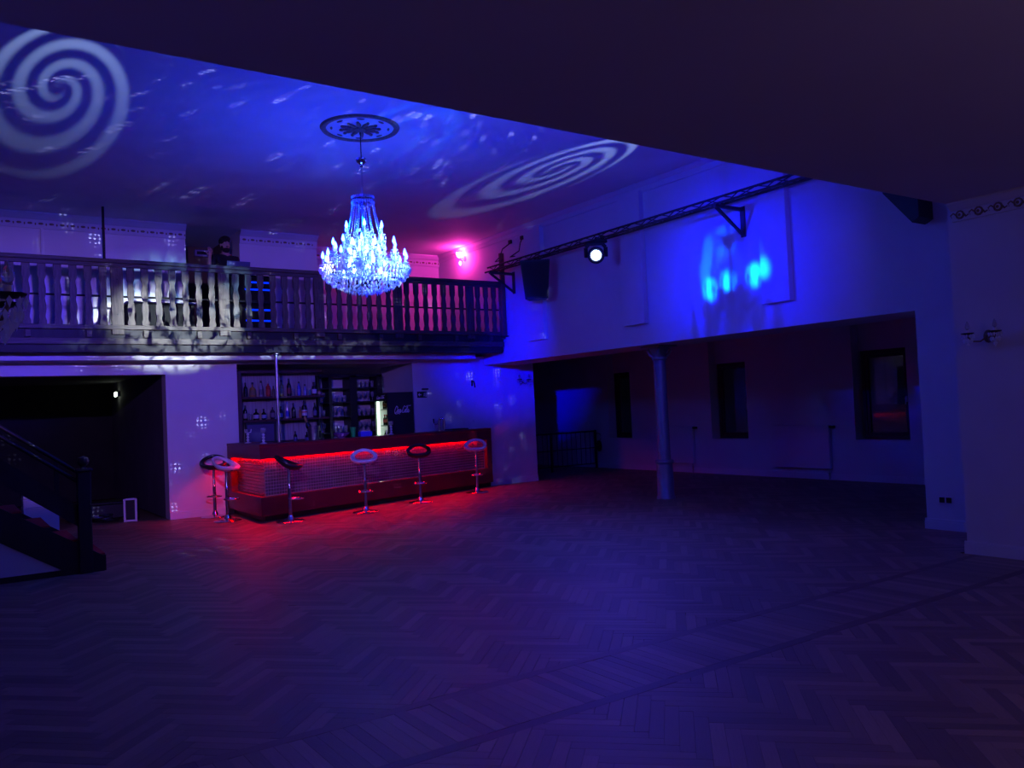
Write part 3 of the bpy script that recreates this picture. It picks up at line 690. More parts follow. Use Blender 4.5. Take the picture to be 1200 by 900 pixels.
def make_stool(shell):
    t = thing('bar_stool', '', 'stool')
    MB().lathe([(0.0, 0), (0.205, 0), (0.21, 0.006), (0.20, 0.014), (0.10, 0.03), (0.055, 0.042), (0.045, 0.07), (0.035, 0.09), (0.03, 0.10)], n=32).build('base', M['chrome'], t, True)
    MB().lathe([(0.027, 0.09), (0.027, 0.50), (0.024, 0.50), (0.02, 0.51), (0.02, 0.80)], n=16).build('pole', M['chrome'], t, True)
    mb = MB(); mb.torus((0, -0.09, 0.34), 0.115, 0.011, 20, 8, 'z'); mb.tube([(0, -0.02, 0.34), (0, 0.03, 0.34)], 0.01, 6); mb.lathe([(0.032, 0.31), (0.032, 0.37)], n=12); mb.build('footrest', M['chrome'], t, True)
    MB().box(-0.07, 0.07, -0.17, -0.02, 0.775, 0.80, 0.006).tube([(0.03, -0.06, 0.77), (0.13, -0.06, 0.755), (0.17, -0.06, 0.76)], 0.005, 6).build('seat_mount', M['black_metal'], t, True)
    s = seatm.build('seat', M[shell], t, True); s.location = (0, 0.0, 0.80)
    return t
sw, sb = make_stool('white_shell'), make_stool('black_shell')
st = [(3.555, 13.93, -0.35, sb, 'black ring-seat bar stool closest to the white wall, behind a white one'),
      (3.552, 13.175, 0.55, sw, 'white ring-seat bar stool at the left end of the bar'),
      (4.208, 12.20, 1.05, sb, 'black ring-seat bar stool in front of the bar corner, seat seen edge-on'),
      (5.453, 12.253, -0.42, sw, 'white ring-seat bar stool in the middle of the bar front'),
      (6.689, 12.74, -0.45, sb, 'black ring-seat bar stool between two white stools along the bar'),
      (8.158, 13.26, -0.62, sw, 'white ring-seat bar stool near the right end of the bar')]
used = set()
for x, y, rz, proto, lab in st:
    o = proto if proto.name not in used else dup(proto); used.add(proto.name)
    o.location = (x, y, 0); o.rotation_euler = (0, 0, rz); o['label'] = lab; o['group'] = 'ring-seat bar stools along the bar'

# ------------------------------------------------------------------ chandelier and ceiling rose
CX, CY = 4.13, 9.02
t = thing('ceiling_rose', 'round gilded ceiling rose the chandelier hangs from', 'ceiling rose', (CX, CY, ZC))
MB().lathe([(0.40, -0.001), (0.40, -0.02), (0.43, -0.03), (0.455, -0.025), (0.47, -0.001)], n=48, cap=False).build('outer_ring', M['relief'], t, True)
MB().lathe([(0.40, -0.001), (0.395, -0.008), (0.0, -0.012)], n=48, cap=False).build('rose_plate', M['plaster'], t, True)
lf = None
for k in range(12):
    a = 2 * PI * k / 12
    if lf is None:
        lf = MB().ell((0.15, 0, -0.02), 0.085, 0.03, 0.014, 8, 5).ell((0.22, 0.0, -0.022), 0.03, 0.02, 0.018, 6, 4).build('acanthus_leaf', M['relief'], t, True); o = lf
    else: o = bpy.data.objects.new('acanthus_leaf', lf.data); COL.objects.link(o); o.parent = t
    o.rotation_euler = (0, 0, a)
ac = None
for k in range(8):
    a = 2 * PI * (k + 0.5) / 8
    if ac is None: ac = MB().ell((0.335, 0, -0.012), 0.016, 0.05, 0.012, 8, 4).build('scroll_motif', M['relief'], t, True); o = ac
    else: o = bpy.data.objects.new('scroll_motif', ac.data); COL.objects.link(o); o.parent = t
    o.rotation_euler = (0, 0, a)
MB().lathe([(0.075, -0.012), (0.07, -0.03), (0.03, -0.05), (0.0, -0.055)], n=20, cap=False).build('hub', M['relief'], t, True)

CH = (CX, CY, 2.95)
t = thing('crystal_chandelier', 'large lit crystal chandelier with candle bulbs hanging over the dance floor', 'chandelier', CH)
def octa(mb, c, r, h, rot=0.0):
    x, y, z = c; v = [(x, y, z + h * 0.35), (x, y, z - h * 0.65)] + [(x + r * math.cos(rot + k * PI / 2), y + r * math.sin(rot + k * PI / 2), z) for k in range(4)]
    mb.add(v, [(0, 2 + k, 2 + (k + 1) % 4) for k in range(4)] + [(1, 2 + (k + 1) % 4, 2 + k) for k in range(4)])
mb = MB(); mb.tube([(0, 0, 1.64), (0, 0, ZC - 2.95 - 0.045)], 0.006, 6); mb.build('suspension_cord', M['black_metal'], t, True)
MB().lathe([(0.012, 1.66), (0.05, 1.655), (0.068, 1.64), (0.062, 1.61), (0.035, 1.585), (0.014, 1.57), (0.02, 1.555), (0.008, 1.54)], n=20).build('canopy_cup', M['chrome'], t, True)
MB().tube([(0, 0, 1.165), (0, 0, 1.55)], 0.011, 8).build('hanging_tube', M['chrome'], t, True)
MB().lathe([(0.012, 0.10), (0.05, 0.12), (0.075, 0.18), (0.05, 0.25), (0.022, 0.30), (0.03, 0.42), (0.06, 0.47), (0.03, 0.54), (0.018, 0.62), (0.04, 0.68), (0.05, 0.72), (0.02, 0.78), (0.014, 1.05), (0.05, 1.10), (0.06, 1.14), (0.012, 1.17)], n=16).build('stem', M['chrome'], t, True)
MB().torus((0, 0, 1.155), 0.128, 0.010, 28, 6).build('crown_ring', M['chrome'], t, True)
cr = MB()
for k in range(28):
    a = 2 * PI * k / 28; octa(cr, (0.128 * math.cos(a), 0.128 * math.sin(a), 1.185), 0.009, 0.03, a); octa(cr, (0.13 * math.cos(a), 0.13 * math.sin(a), 1.118), 0.011, 0.05, a)
o = cr.build('crown_crystals', M['crystal'], t); o['kind'] = 'stuff'
cr = MB()
for k in range(12):                                     # strands from the crown to the top tier
    a = 2 * PI * k / 12
    for i in range(17):
        u = (i + 0.5) / 17; R = 0.13 + 0.085 * u ** 1.3; octa(cr, (R * math.cos(a), R * math.sin(a), 1.09 - 0.40 * u), 0.008, 0.024, a)
for k in range(5):
    a = 2 * PI * (k + 0.5) / 5
    for i in range(14):
        u = (i + 0.5) / 14; octa(cr, ((0.05 + 0.08 * u) * math.cos(a), (0.05 + 0.08 * u) * math.sin(a), 1.08 - 0.42 * u), 0.009, 0.026, a)
o = cr.build('crystal_strands', M['crystal'], t); o['kind'] = 'stuff'
cr = MB()
for j, (R, z, n, h) in enumerate(((0.53, 0.30, 66, 0.055), (0.50, 0.25, 60, 0.055), (0.46, 0.20, 56, 0.055), (0.40, 0.155, 48, 0.055), (0.33, 0.12, 42, 0.055), (0.25, 0.085, 32, 0.055), (0.17, 0.06, 22, 0.055), (0.09, 0.045, 12, 0.055))):
    for k in range(n):
        a = 2 * PI * (k + 0.5 * (j % 2)) / n; octa(cr, (R * math.cos(a), R * math.sin(a), z + random.uniform(-0.012, 0.012)), 0.015, h, a)
octa(cr, (0, 0, 0.03), 0.03, 0.08)
for k in range(420):                                     # pendants hung close round the stem
    a = random.uniform(0, 2 * PI); z = random.uniform(0.16, 0.80); R = 0.07 + (0.30 - 0.26 * (z - 0.16) / 0.64) * random.random() ** 0.7
    octa(cr, (R * math.cos(a), R * math.sin(a), z), 0.011, 0.042, a)
for (R, z, n) in ((0.24, 0.66, 36), (0.37, 0.47, 54), (0.50, 0.345, 72)):   # swags between the arms
    for k in range(n):
        a = 2 * PI * k / n; octa(cr, (R * math.cos(a), R * math.sin(a), z - 0.035 * abs(math.sin(a * n / 12))), 0.010, 0.034, a)
o = cr.build('crystal_basket', M['crystal'], t); o['kind'] = 'stuff'
bulb_m = MB().lathe([(0.0, 0), (0.012, 0.005), (0.019, 0.024), (0.015, 0.05), (0.006, 0.075), (0.0, 0.09)], n=8, cap=False)
cup_m = MB().lathe([(0.0, -0.012), (0.012, -0.008), (0.04, 0.0), (0.046, 0.008), (0.040, 0.006), (0.011, 0.002), (0.011, 0.085), (0.0, 0.085)], n=12, cap=False)
bulb0 = cup0 = drop0 = None; arms = {}
drops = MB()
for k in range(8):
    a = 2 * PI * k / 8; octa(drops, (0.042 * math.cos(a), 0.042 * math.sin(a), -0.028), 0.010, 0.045, a); octa(drops, (0.034 * math.cos(a + 0.3), 0.034 * math.sin(a + 0.3), -0.075), 0.012, 0.05, a)
for tier, (R, zt, n, z_in) in enumerate(((0.235, 0.855, 6, 0.62), (0.37, 0.665, 10, 0.46), (0.49, 0.510, 14, 0.22))):
    z = zt - 0.15
    for k in range(n):
        a = 2 * PI * (k + 0.5 * (tier % 2)) / n + 0.12
        if tier not in arms:
            pts = [(0.03, 0, z_in), (R * 0.35, 0, z_in - 0.03 + 0.02 * tier), (R * 0.7, 0, z - 0.10), (R * 0.95, 0, z - 0.085), (R + 0.012, 0, z - 0.045), (R, 0, z - 0.008)]
            arm = MB().tube(pts, [0.009, 0.009, 0.008, 0.008, 0.008, 0.007], 6).build('arm', M['crystal'], t, True); arms[tier] = arm
        else: arm = bpy.data.objects.new('arm', arms[tier].data); COL.objects.link(arm); arm.parent = t
        arm.rotation_euler = (0, 0, a)
        if cup0 is None: cup0 = cup_m.build('candle_cup', M['crystal'], arm, True); c = cup0
        else: c = bpy.data.objects.new('candle_cup', cup0.data); COL.objects.link(c); c.parent = arm
        c.location = (R, 0, z)
        if bulb0 is None: bulb0 = bulb_m.build('flame_bulb', M['bulb'], arm, True); c = bulb0
        else: c = bpy.data.objects.new('flame_bulb', bulb0.data); COL.objects.link(c); c.parent = arm
        c.location = (R, 0, z + 0.086)
        if drop0 is None: drop0 = drops.build('cup_drops', M['crystal'], arm); c = drop0; 
        else: c = bpy.data.objects.new('cup_drops', drop0.data); COL.objects.link(c); c.parent = arm
        c['kind'] = 'stuff'; c.location = (R, 0, z)

for k in range(20):                                      # glow added round the stem to whiten the crystal core
    a = 2 * PI * k / 20 * 3; zz = 0.24 + 0.125 * (k % 4)
    if k == 0: in0 = bulb_m.build('core_fill_glow', M['core_fill_glow'], t, True); c = in0
    else: c = bpy.data.objects.new('core_fill_glow', in0.data); COL.objects.link(c); c.parent = t
    ri = 0.26 - 0.32 * (zz - 0.24)
    c.location = (ri * math.cos(a), ri * math.sin(a), zz)
# ------------------------------------------------------------------ crystal wall sconces
def sconce(loc, rz, label, s=1.0):
    t = thing('wall_sconce', label, 'sconce', loc, rz, 'crystal wall sconces')      # wall behind at local y = 0, arm towards -y
    mb = MB(); mb.ell((0, -0.012, 0), 0.045, 0.014, 0.06, 12, 8); mb.ell((0, -0.03, 0), 0.025, 0.02, 0.03, 8, 6); mb.build('wall_plate', M['relief'], t, True)
    for sx in (-1, 1):
        arm = MB().tube([(0, -0.03, 0), (sx * 0.04, -0.08, -0.045), (sx * 0.09, -0.12, -0.04), (sx * 0.12, -0.14, 0.0), (sx * 0.12, -0.14, 0.025)], 0.008, 6).build('arm', M['relief'], t, True)
        MB().lathe([(0.0, 0.02), (0.02, 0.022), (0.05, 0.03), (0.056, 0.038), (0.05, 0.036), (0.0, 0.028)], (sx * 0.12, -0.14, 0), 14, cap=False).build('drip_tray', M['black_metal'], arm, True)
        MB().lathe([(0.013, 0.03), (0.013, 0.065), (0.0, 0.066)], (sx * 0.12, -0.14, 0), 10, cap=False).build('candle_tube', M['white_shell'], arm, True)
        MB().lathe([(0.006, 0.066), (0.017, 0.08), (0.021, 0.096), (0.013, 0.122), (0.004, 0.142), (0.0, 0.15)], (sx * 0.12, -0.14, 0), 10, cap=False).build('flame_bulb', M['glass'], arm, True)
        d = MB()
        for k in range(10):
            a = 2 * PI * k / 10; octa(d, (sx * 0.12 + 0.052 * math.cos(a), -0.14 + 0.052 * math.sin(a), 0.012), 0.009, 0.04, a)
            octa(d, (sx * 0.12 + 0.036 * math.cos(a + .3), -0.14 + 0.036 * math.sin(a + .3), -0.03), 0.011, 0.045, a)
        octa(d, (sx * 0.12, -0.14, -0.07), 0.02, 0.06)
        c = d.build('crystal_drops', M['crystal'], arm); c['kind'] = 'stuff'
    return t
sconce((XN, 3.771, 2.012), -PI / 2, 'unlit crystal wall sconce with two arms on the plain near right wall')
sconce((0.03, 3.25, 1.957), PI / 2, 'unlit crystal wall sconce cut off by the left edge, in front of the balustrade')
pt = at(610, 447, 1, YB); sconce((pt[0], YB, pt[2]), 0, 'unlit crystal wall sconce on the blue wall strip under the opening edge')
pt = at(553, 449, 1, YB)
t = thing('wall_hook', 'small black hook bracket on the blue wall above the bar right end', 'hook', (pt[0], YB, pt[2]))
MB().box(-0.02, 0.02, -0.012, 0, -0.06, 0.06, 0.004).build('plate', M['black_metal'], t)
MB().tube([(0, -0.01, 0.03), (0, -0.07, 0.035), (0.0, -0.09, 0.0), (0.02, -0.08, -0.09)], 0.014, 7).build('hook', M['black_metal'], t, True)
# pink lamp high in the gallery corner
t = thing('pink_wall_lamp', 'glowing pink wall lamp high in the gallery corner', 'wall lamp', (XR, 14.75, 4.72))
MB().ell((-0.012, 0, 0), 0.014, 0.045, 0.06, 10, 6).build('wall_plate', M['relief'], t, True)
MB().tube([(-0.02, 0, -0.02), (-0.09, 0, -0.05), (-0.13, 0, -0.02), (-0.13, 0, 0.02)], 0.009, 6).build('arm', M['relief'], t, True)
MB().lathe([(0.05, 0.025), (0.065, 0.06), (0.085, 0.12), (0.080, 0.12), (0.06, 0.062), (0.0, 0.03)], (-0.13, 0, 0), 16, cap=False).build('lamp_shade', M['pink'], t, True)
MB().ell((-0.13, 0, -0.10), 0.025, 0.025, 0.045, 10, 6).build('lower_bulb', M['pink'], t, True)

# ------------------------------------------------------------------ truss with lamp and loudspeaker
TX, TZ = 8.60, 4.16
t = thing('lighting_truss', 'long dark lighting truss along the right wall', 'truss', (TX, 9.2, TZ))
TL = (TX, 9.2, TZ); Y0, Y1 = 4.5, 13.25
ch = [(TX - 0.06, TZ), (TX + 0.06, TZ), (TX, TZ + 0.095)]
for x, z in ch: MB().tube([(x, Y0, z), (x, Y1, z)], 0.017, 8).build('chord', M['truss'], t, True, TL)
N = 30; dy = (Y1 - Y0 - 0.1) / N; br = {}
for i in range(N):
    ya, yb = Y0 + 0.05 + i * dy, Y0 + 0.05 + (i + 1) * dy
    for j in range(3):
        p, q = ch[j], ch[(j + 1) % 3]
        if i % 2: p, q = q, p
        key = (j, i % 2)
        if key not in br:
            br[key] = MB().tube([(p[0] - TX, -dy / 2, p[1] - TZ), (q[0] - TX, dy / 2, q[1] - TZ)], 0.008, 5).build('brace', M['truss'], t, True); o = br[key]
        else: o = bpy.data.objects.new('brace', br[key].data); COL.objects.link(o); o.parent = t
        o.location = (0, (ya + yb) / 2 - TL[1], 0)
for k, y in enumerate((13.0, 7.45)):
    b = thing('truss_bracket', ('triangular wall bracket at the left end of the truss', 'triangular wall bracket under the truss above the blue light pool')[k], 'bracket', (XR, y, TZ), 0, 'wall brackets of the truss')
    xw = -0.09 if False else 0.0
    MB().box(-0.02, 0, -0.04, 0.04, -0.42, 0.0, 0.003).build('wall_plate', M['truss'], b)
    MB().box(-0.56, -0.02, -0.025, 0.025, -0.065, -0.02, 0.004).build('arm', M['truss'], b)
    MB().bar((-0.53, 0, -0.06), (-0.02, 0, -0.39), 0.035).build('strut', M['truss'], b)
# moving head
HC = Vector((8.44, 9.87, 3.885)); hd = (Vector((1.2, 1.2, 1.7)) - HC).normalized()
t = thing('stage_lamp', 'round stage lamp with a white-blue lens clamped under the truss', 'stage lamp', tuple(HC))
def lathe_dir(prof, d, n=24):
    z = Vector(d).normalized(); a = z.cross(Vector((0, 0, 1))).normalized(); b = z.cross(a)
    mb = MB(); mb.v = [tuple(z * h + (a * math.cos(2 * PI * k / n) + b * math.sin(2 * PI * k / n)) * r) for r, h in prof for k in range(n)]
    mb.f = [(i * n + k, i * n + (k + 1) % n, (i + 1) * n + (k + 1) % n, (i + 1) * n + k) for i in range(len(prof) - 1) for k in range(n)]
    return mb
lathe_dir([(0.0, -0.15), (0.09, -0.14), (0.125, -0.09), (0.135, 0.04), (0.13, 0.07), (0.095, 0.075), (0.085, 0.055), (0.0, 0.055)], hd).build('head', M['black_plastic'], t, True)
lathe_dir([(0.0, 0.064), (0.05, 0.066), (0.08, 0.058)], hd).build('lens', M['lens'], t, True)
side = hd.cross(Vector((0, 0, 1))).normalized()
mb = MB(); pts = [side * -0.155 + Vector((0, 0, -0.03)), side * -0.155 + Vector((0, 0, 0.12)), side * -0.10 + Vector((0, 0, 0.18)), side * 0.10 + Vector((0, 0, 0.18)), side * 0.155 + Vector((0, 0, 0.12)), side * 0.155 + Vector((0, 0, -0.03))]
for a, b in zip(pts, pts[1:]): mb.bar(a, b, 0.035, 0.05)
mb.build('yoke', M['black_plastic'], t)
MB().box(-0.08, 0.16, -0.11, 0.15, 0.19, 0.235, 0.01).build('base', M['black_plastic'], t)
for sy in (-0.05, 0.09): MB().torus((0.10, sy, 0.275), 0.03, 0.012, 14, 6, 'y').build('clamp', M['black_metal'], t, True)
# hanging loudspeaker
t = thing('hanging_loudspeaker', 'black loudspeaker hanging under the truss left of the stage lamp', 'loudspeaker', (8.60, 11.70, 3.44), math.radians(-38))
def taper(mb, w0, d0, w1, d1, z0, z1, dy=0.0):
    v = []
    for z, w, d in ((z0, w0, d0), (z1, w1, d1)): v += [(-w / 2, -d / 2 + (dy if z == z0 else 0), z), (w / 2, -d / 2 + (dy if z == z0 else 0), z), (w / 2 * 0.7, d / 2, z), (-w / 2 * 0.7, d / 2, z)]
    return mb.add(v, [(3, 2, 1, 0), (4, 5, 6, 7), (0, 1, 5, 4), (1, 2, 6, 5), (2, 3, 7, 6), (3, 0, 4, 7)])
taper(MB(), 0.34, 0.26, 0.44, 0.36, 0.0, 0.58, 0.05).build('cabinet', M['black_plastic'], t)
mb = MB(); v = [(-0.155, -0.096, 0.03), (0.155, -0.096, 0.03), (0.205, -0.186, 0.55), (-0.205, -0.186, 0.55)]; mb.add(v + [(x, y + 0.02, z) for x, y, z in v], [(0, 1, 2, 3), (0, 4, 5, 1), (1, 5, 6, 2), (2, 6, 7, 3), (3, 7, 4, 0)]).build('grille', M['black_mesh'], t)
MB().tube([(0.0, 0.0, 0.58), (0, 0, 0.64)], 0.02, 8).box(-0.16, 0.16, -0.02, 0.02, 0.58, 0.605, 0.004).build('hanging_bracket', M['black_metal'], t)
t.scale = (1.18, 1.18, 1.15)
t = thing('wedge_loudspeaker', 'black wedge-shaped loudspeaker high beside the low ceiling edge', 'loudspeaker', (8.86, 4.82, 3.38))
MB().prism_x([(0, 0.04), (0.075, 0.0), (0.40, 0.40), (0.52, 0.62), (0.0, 0.62)], -0.16, 0.13).build('cabinet', M['black_plastic'], t)
MB().prism_x([(0.085, -0.005), (0.41, 0.395), (0.40, 0.40), (0.075, 0.0)], -0.145, 0.115).build('grille', M['black_mesh'], t)
MB().box(0.13, 0.17, 0.1, 0.3, 0.3, 0.5).build('wall_bracket', M['black_metal'], t)
# plugs with cables on the wall above the truss
for k, (px_, py_, bx) in enumerate(((599, 284, 600), (613, 279, 617))):
    p = at(px_, py_, 0, XR); 
    t = thing('wall_cable', ('black plug with a loose cable on the wall, left of a second one', 'black plug with a short cable on the wall, right of the first one')[k], 'cable', tuple(p), 0, 'cables plugged in above the truss')
    MB().box(-0.05, 0, -0.04, 0.04, -0.03, 0.04, 0.006).build('plug', M['black_plastic'], t)
    dz = TZ + 0.15 - p[2]
    q = [(-0.03, 0, -0.02), (-0.10, 0.16 - 0.2 * k, dz * 0.25), (-0.20, 0.12 - 0.25 * k, dz * 0.65), (-0.42, -0.05 - 0.1 * k, dz + 0.02), (-0.42, -0.3, dz + 0.01)]
    MB().tube(q, 0.011, 6).build('cord', M['black_plastic'], t, True)
# socket pair on the pier
t = thing('wall_socket', 'double wall socket with two black inserts low on the pier', 'socket', (XR, 4.885, 0.33))
MB().box(-0.012, 0, -0.078, 0.078, -0.04, 0.04, 0.004).build('cover_plate', M['white_shell'], t)
for s in (-1, 1): MB().box(-0.016, -0.010, s * 0.038 - 0.03, s * 0.038 + 0.03, -0.03, 0.03, 0.003).build('socket_insert', M['socket'], t)

# ------------------------------------------------------------------ side room: radiators and railing
for k, (ya, yb) in enumerate(((9.13, 10.35), (12.44, 13.65))):
    t = thing('radiator', ('flat white radiator between the middle window and the window by the pier', 'flat white radiator behind the iron column')[k], 'radiator', (AX - 0.004, ya, 0), 0, 'flat radiators in the side room')
    w = yb - ya
    MB().box(-0.10, -0.035, 0, w, 0.20, 1.0, 0.008).build('panel', M['radiator'], t)
    for i in range(2): MB().box(-0.035, 0, 0.2 + i * (w - 0.4) - 0.02, 0.2 + i * (w - 0.4) + 0.02, 0.3, 0.9).build('bracket', M['steel'], t)
    MB().tube([(-0.065, 0.05, 0.2), (-0.065, 0.05, 0.10), (-0.065, 0.05, 0.0)], 0.012, 8).build('pipe', M['steel'], t, True)
    MB().ell((-0.065, 0.05, 0.13), 0.022, 0.022, 0.035, 8, 6).build('lower_valve', M['steel'], t, True)
    MB().tube([(-0.065, -0.005, 0.96), (-0.065, -0.11, 0.96)], 0.024, 10).build('thermostat', M['black_plastic'], t, True)
t = thing('stair_railing', 'black metal railing at the dark far end of the side room', 'railing', (11.7, 15.62, 0))
MB().tube([(-1.35, 0, 0.90), (1.36, 0, 0.90)], 0.02, 8).build('top_rail', M['black_metal'], t, True)
MB().tube([(-1.35, 0, 0.12), (1.36, 0, 0.12)], 0.014, 8).build('lower_rail', M['black_metal'], t, True)
MB().tube([(-1.35, 0, 0.50), (1.36, 0, 0.50)], 0.012, 8).build('middle_rail', M['black_metal'], t, True)
b0 = None
for i in range(19):
    if b0 is None: b0 = MB().tube([(0, 0, 0.12), (0, 0, 0.90)], 0.009, 6).build('bar', M['black_metal'], t, True); o = b0
    else: o = bpy.data.objects.new('bar', b0.data); COL.objects.link(o); o.parent = t
    o.location = (-1.25 + i * 0.143, 0, 0)
for x in (-1.35, 0.0, 1.36): MB().box(x - 0.02, x + 0.02, -0.02, 0.02, 0, 0.93, 0.003).build('post', M['black_metal'], t)
t = thing('hanging_bag', 'small dark bag hanging on the right end of the black railing', 'bag', (13.08, 15.52, 0.42))
MB().ell((0, 0, 0.12), 0.075, 0.055, 0.14, 12, 8).box(-0.05, 0.05, -0.04, 0.04, 0.0, 0.12, 0.03).build('pouch', M['cloth_black'], t, True)
MB().torus((0, 0.03, 0.33), 0.10, 0.008, 18, 5, 'y').build('strap', M['cloth_black'], t, True)

# ------------------------------------------------------------------ staircase at the left
t = thing('staircase', 'black staircase with red carpeted treads and white panel at the left', 'staircase', (1.38, 9.92, 0))
SL = (1.38, 9.92, 0); NS = 16; RUN, RISE = 0.257, 0.1755
for i in range(NS):
    x1 = 1.38 - i * RUN; x0 = x1 - RUN; z = (i + 1) * RISE
    s = MB().box(x0 - 0.02 if i < NS - 1 else x0, x1, 9.93, 11.05, max(0, z - 0.185), z - 0.008, 0.003).build('step', M['black_wood'], t, shift=SL)
    MB().box(x0 + 0.004, x1 - 0.004, 9.955, 11.02, z - 0.008, z + 0.008, 0.004).build('carpet_tread', M['carpet'], s, shift=SL)
def sz(x): return (1.38 - x) / RUN * RISE
xa, xb = 1.38 - RUN, 1.38 - NS * RUN
MB().prism_y([(1.36, 0.0), (1.36, 0.16), (xb, sz(xb) - 0.02), (xb, sz(xb) - 0.36), (0.951, 0.065), (0.951, 0.0)], 9.915, 9.985).build('near_string', M['black_wood'], t, shift=SL)
MB().prism_y([(0.951, 0.062), (xb, sz(xb) - 0.355), (xb, 0.062)], 9.925, 9.98).build('white_panel', M['white_board'], t, shift=SL)
MB().box(xb, 1.12, 9.925, 9.99, 0, 0.062, 0.003).build('base_strip', M['black_wood'], t, shift=SL)
MB().prism_y([(1.36, 0.0), (1.36, 0.16), (xb, sz(xb) - 0.02), (xb, sz(xb) - 0.36), (0.951, 0.0)], 11.0, 11.05).build('far_string', M['black_wood'], t, shift=SL)
MB().box(1.12, 1.25, 9.88, 10.01, 0, 1.08, 0.008).box(1.105, 1.265, 9.865, 10.025, 1.08, 1.11, 0.006).build('newel_post', M['black_wood'], t, shift=SL)
MB().lathe([(0.03, 1.11), (0.025, 1.13), (0.055, 1.16), (0.06, 1.19), (0.05, 1.225), (0.0, 1.245)], (1.185, 9.945, 0), 16).build('newel_ball', M['black_wood'], t, True, SL)
MB().prism_y([(1.12, 0.72), (1.12, 0.50), (xb, 0.50 + (1.12 - xb) * 0.745), (xb, 0.72 + (1.12 - xb) * 0.80)], 9.93, 9.965).build('guard_board', M['black_wood'], t, shift=SL)
for dz, y in ((0.0, 9.945), (-0.10, 9.945)):
    MB().tube([(1.13, y, 1.075 + dz), (xb, y, 1.075 + dz + (1.13 - xb) * 0.745)], 0.022, 10).build('handrail', M['black_metal'], t, True, SL)
for i in range(5):
    x = 0.93 - i * 0.75; MB().box(x - 0.022, x + 0.022, 9.935, 9.955, 0.62 + (1.12 - x) * 0.745, 1.07 + (1.13 - x) * 0.745, 0.003).build('rail_stay', M['black_wood'], t, shift=SL)
# white boxes behind the stairs
zz = 0.0
for k, (w, h) in enumerate(((0.40, 0.545), (0.29, 0.115), (0.17, 0.105))):
    o = MB().box(0, w, -0.16, 0.16, 0.0, h - 0.02, 0.008).box(-0.004, w + 0.004, -0.165, 0.165, h - 0.02, h - 0.001, 0.004).build('white_box', M['white_board'])
    tag(o, ('tall white box behind the stairs, bottom of three', 'flat white box behind the stairs, middle of three', 'smallest white box behind the stairs, topmost of three')[k], 'box', 'white boxes behind the staircase'); o.location = (0.77, 12.45, zz); zz += h
# things on the floor of the doorway
p = at(156, 611, 2, 0.0)
t = thing('flight_case', 'small silver-framed black case standing in the dark doorway', 'case', (p[0], p[1] + 0.1, 0), math.radians(-20))
MB().box(-0.095, 0.095, -0.10, 0.14, 0.012, 0.36, 0.01).build('body', M['black_plastic'], t)
for s in (-1, 1): MB().box(s * 0.085 - 0.016, s * 0.085 + 0.016, -0.115, -0.09, 0.0, 0.37, 0.004).build('edge_profile', M['white_shell'], t)
for z in (0.0, 0.345): MB().box(-0.07, 0.07, -0.112, -0.09, z, z + 0.03, 0.004).build('edge_profile', M['white_shell'], t)
MB().tube([(-0.05, 0.02, 0.36), (-0.05, 0.02, 0.40), (0.05, 0.02, 0.40), (0.05, 0.02, 0.36)], 0.012, 6).build('carry_handle', M['black_plastic'], t, True)
p = at(127, 611, 2, 0.0)
t = thing('cable_heap', 'heap of grey cable coils on the floor beside the silver-framed case', 'cables', (p[0] - 0.05, p[1] + 0.12, 0))
for k in range(5):
    a = k * 1.3; MB().torus((0.10 * math.cos(a) - 0.02, 0.07 * math.sin(a), 0.018 + 0.02 * k), 0.14 - 0.012 * k, 0.016, 22, 6).build('coil', M['steel'] if k % 2 else M['black_plastic'], t, True)
t = thing('black_crate', 'low black box in the shadow of the doorway behind the cables', 'box', (p[0] - 0.1, p[1] + 0.62, 0))
MB().box(-0.42, 0.42, -0.2, 0.2, 0.0, 0.24, 0.015).build('body', M['black_plastic'], t)
MB().box(-0.43, 0.43, -0.21, 0.21, 0.24, 0.275, 0.01).build('lid', M['black_plastic'], t)
t = thing('emergency_lamp', 'small bright emergency lamp on the corridor wall beyond the doorway', 'lamp', (2.918, 18.6, 2.2))
MB().box(-0.05, 0, -0.12, 0.12, -0.05, 0.05, 0.01).build('housing', M['white_shell'], t)
MB().box(-0.085, -0.05, -0.09, 0.09, -0.06, 0.045, 0.015).build('lamp_glass', M['emergency'], t)

# ------------------------------------------------------------------ back bar
YS = 14.47                                               # middle of the left shelf unit
def X_at(px_, y, py_=480): return at(px_, py_, 1, y)[0]
def Z_at(px_, py_, y): return at(px_, py_, 1, y)[2]
t = thing('back_bar_counter', 'dark low counter along the alcove wall behind the bar', 'counter', (5.3, 14.45, 0))
MB().box(-1.22, 1.28, -0.24, 0.20, 0.05, 1.075).build('cabinet', M['dark_shelf'], t)
MB().box(-1.235, 1.30, -0.255, 0.21, 1.075, 1.105, 0.004).build('top', M['shelf_wood'], t)
t = thing('bottle_shelf', 'dark framed shelf unit with ribbed back panel carrying the spirit bottles', 'shelf unit', (4.8, YS, 1.106))
SB = (4.8, YS, 1.106); S1, S2 = 1.945, 1.545; XE = X_at(387, 14.4)
MB().box(4.085, 5.60, 14.62, 14.655, 1.106, 2.37).build('back_panel', M['stripe_panel'], t, shift=SB)
MB().box(4.075, 4.165, 14.30, 14.655, 1.106, 2.40, 0.005).build('upright', M['shelf_wood'], t, shift=SB)
MB().box(4.165, 5.62, 14.30, 14.655, 2.352, 2.40, 0.005).build('top_board', M['shelf_wood'], t, shift=SB)
for z, xe in ((S1, 5.66), (S2, 5.72)): MB().box(4.165, xe, 14.34, 14.62, z - 0.038, z, 0.004).build('shelf', M['shelf_wood'], t, shift=SB)
MB().box(4.165, 5.60, 14.60, 14.62, 1.106, 1.16).build('rear_ledge', M['shelf_wood'], t, shift=SB)
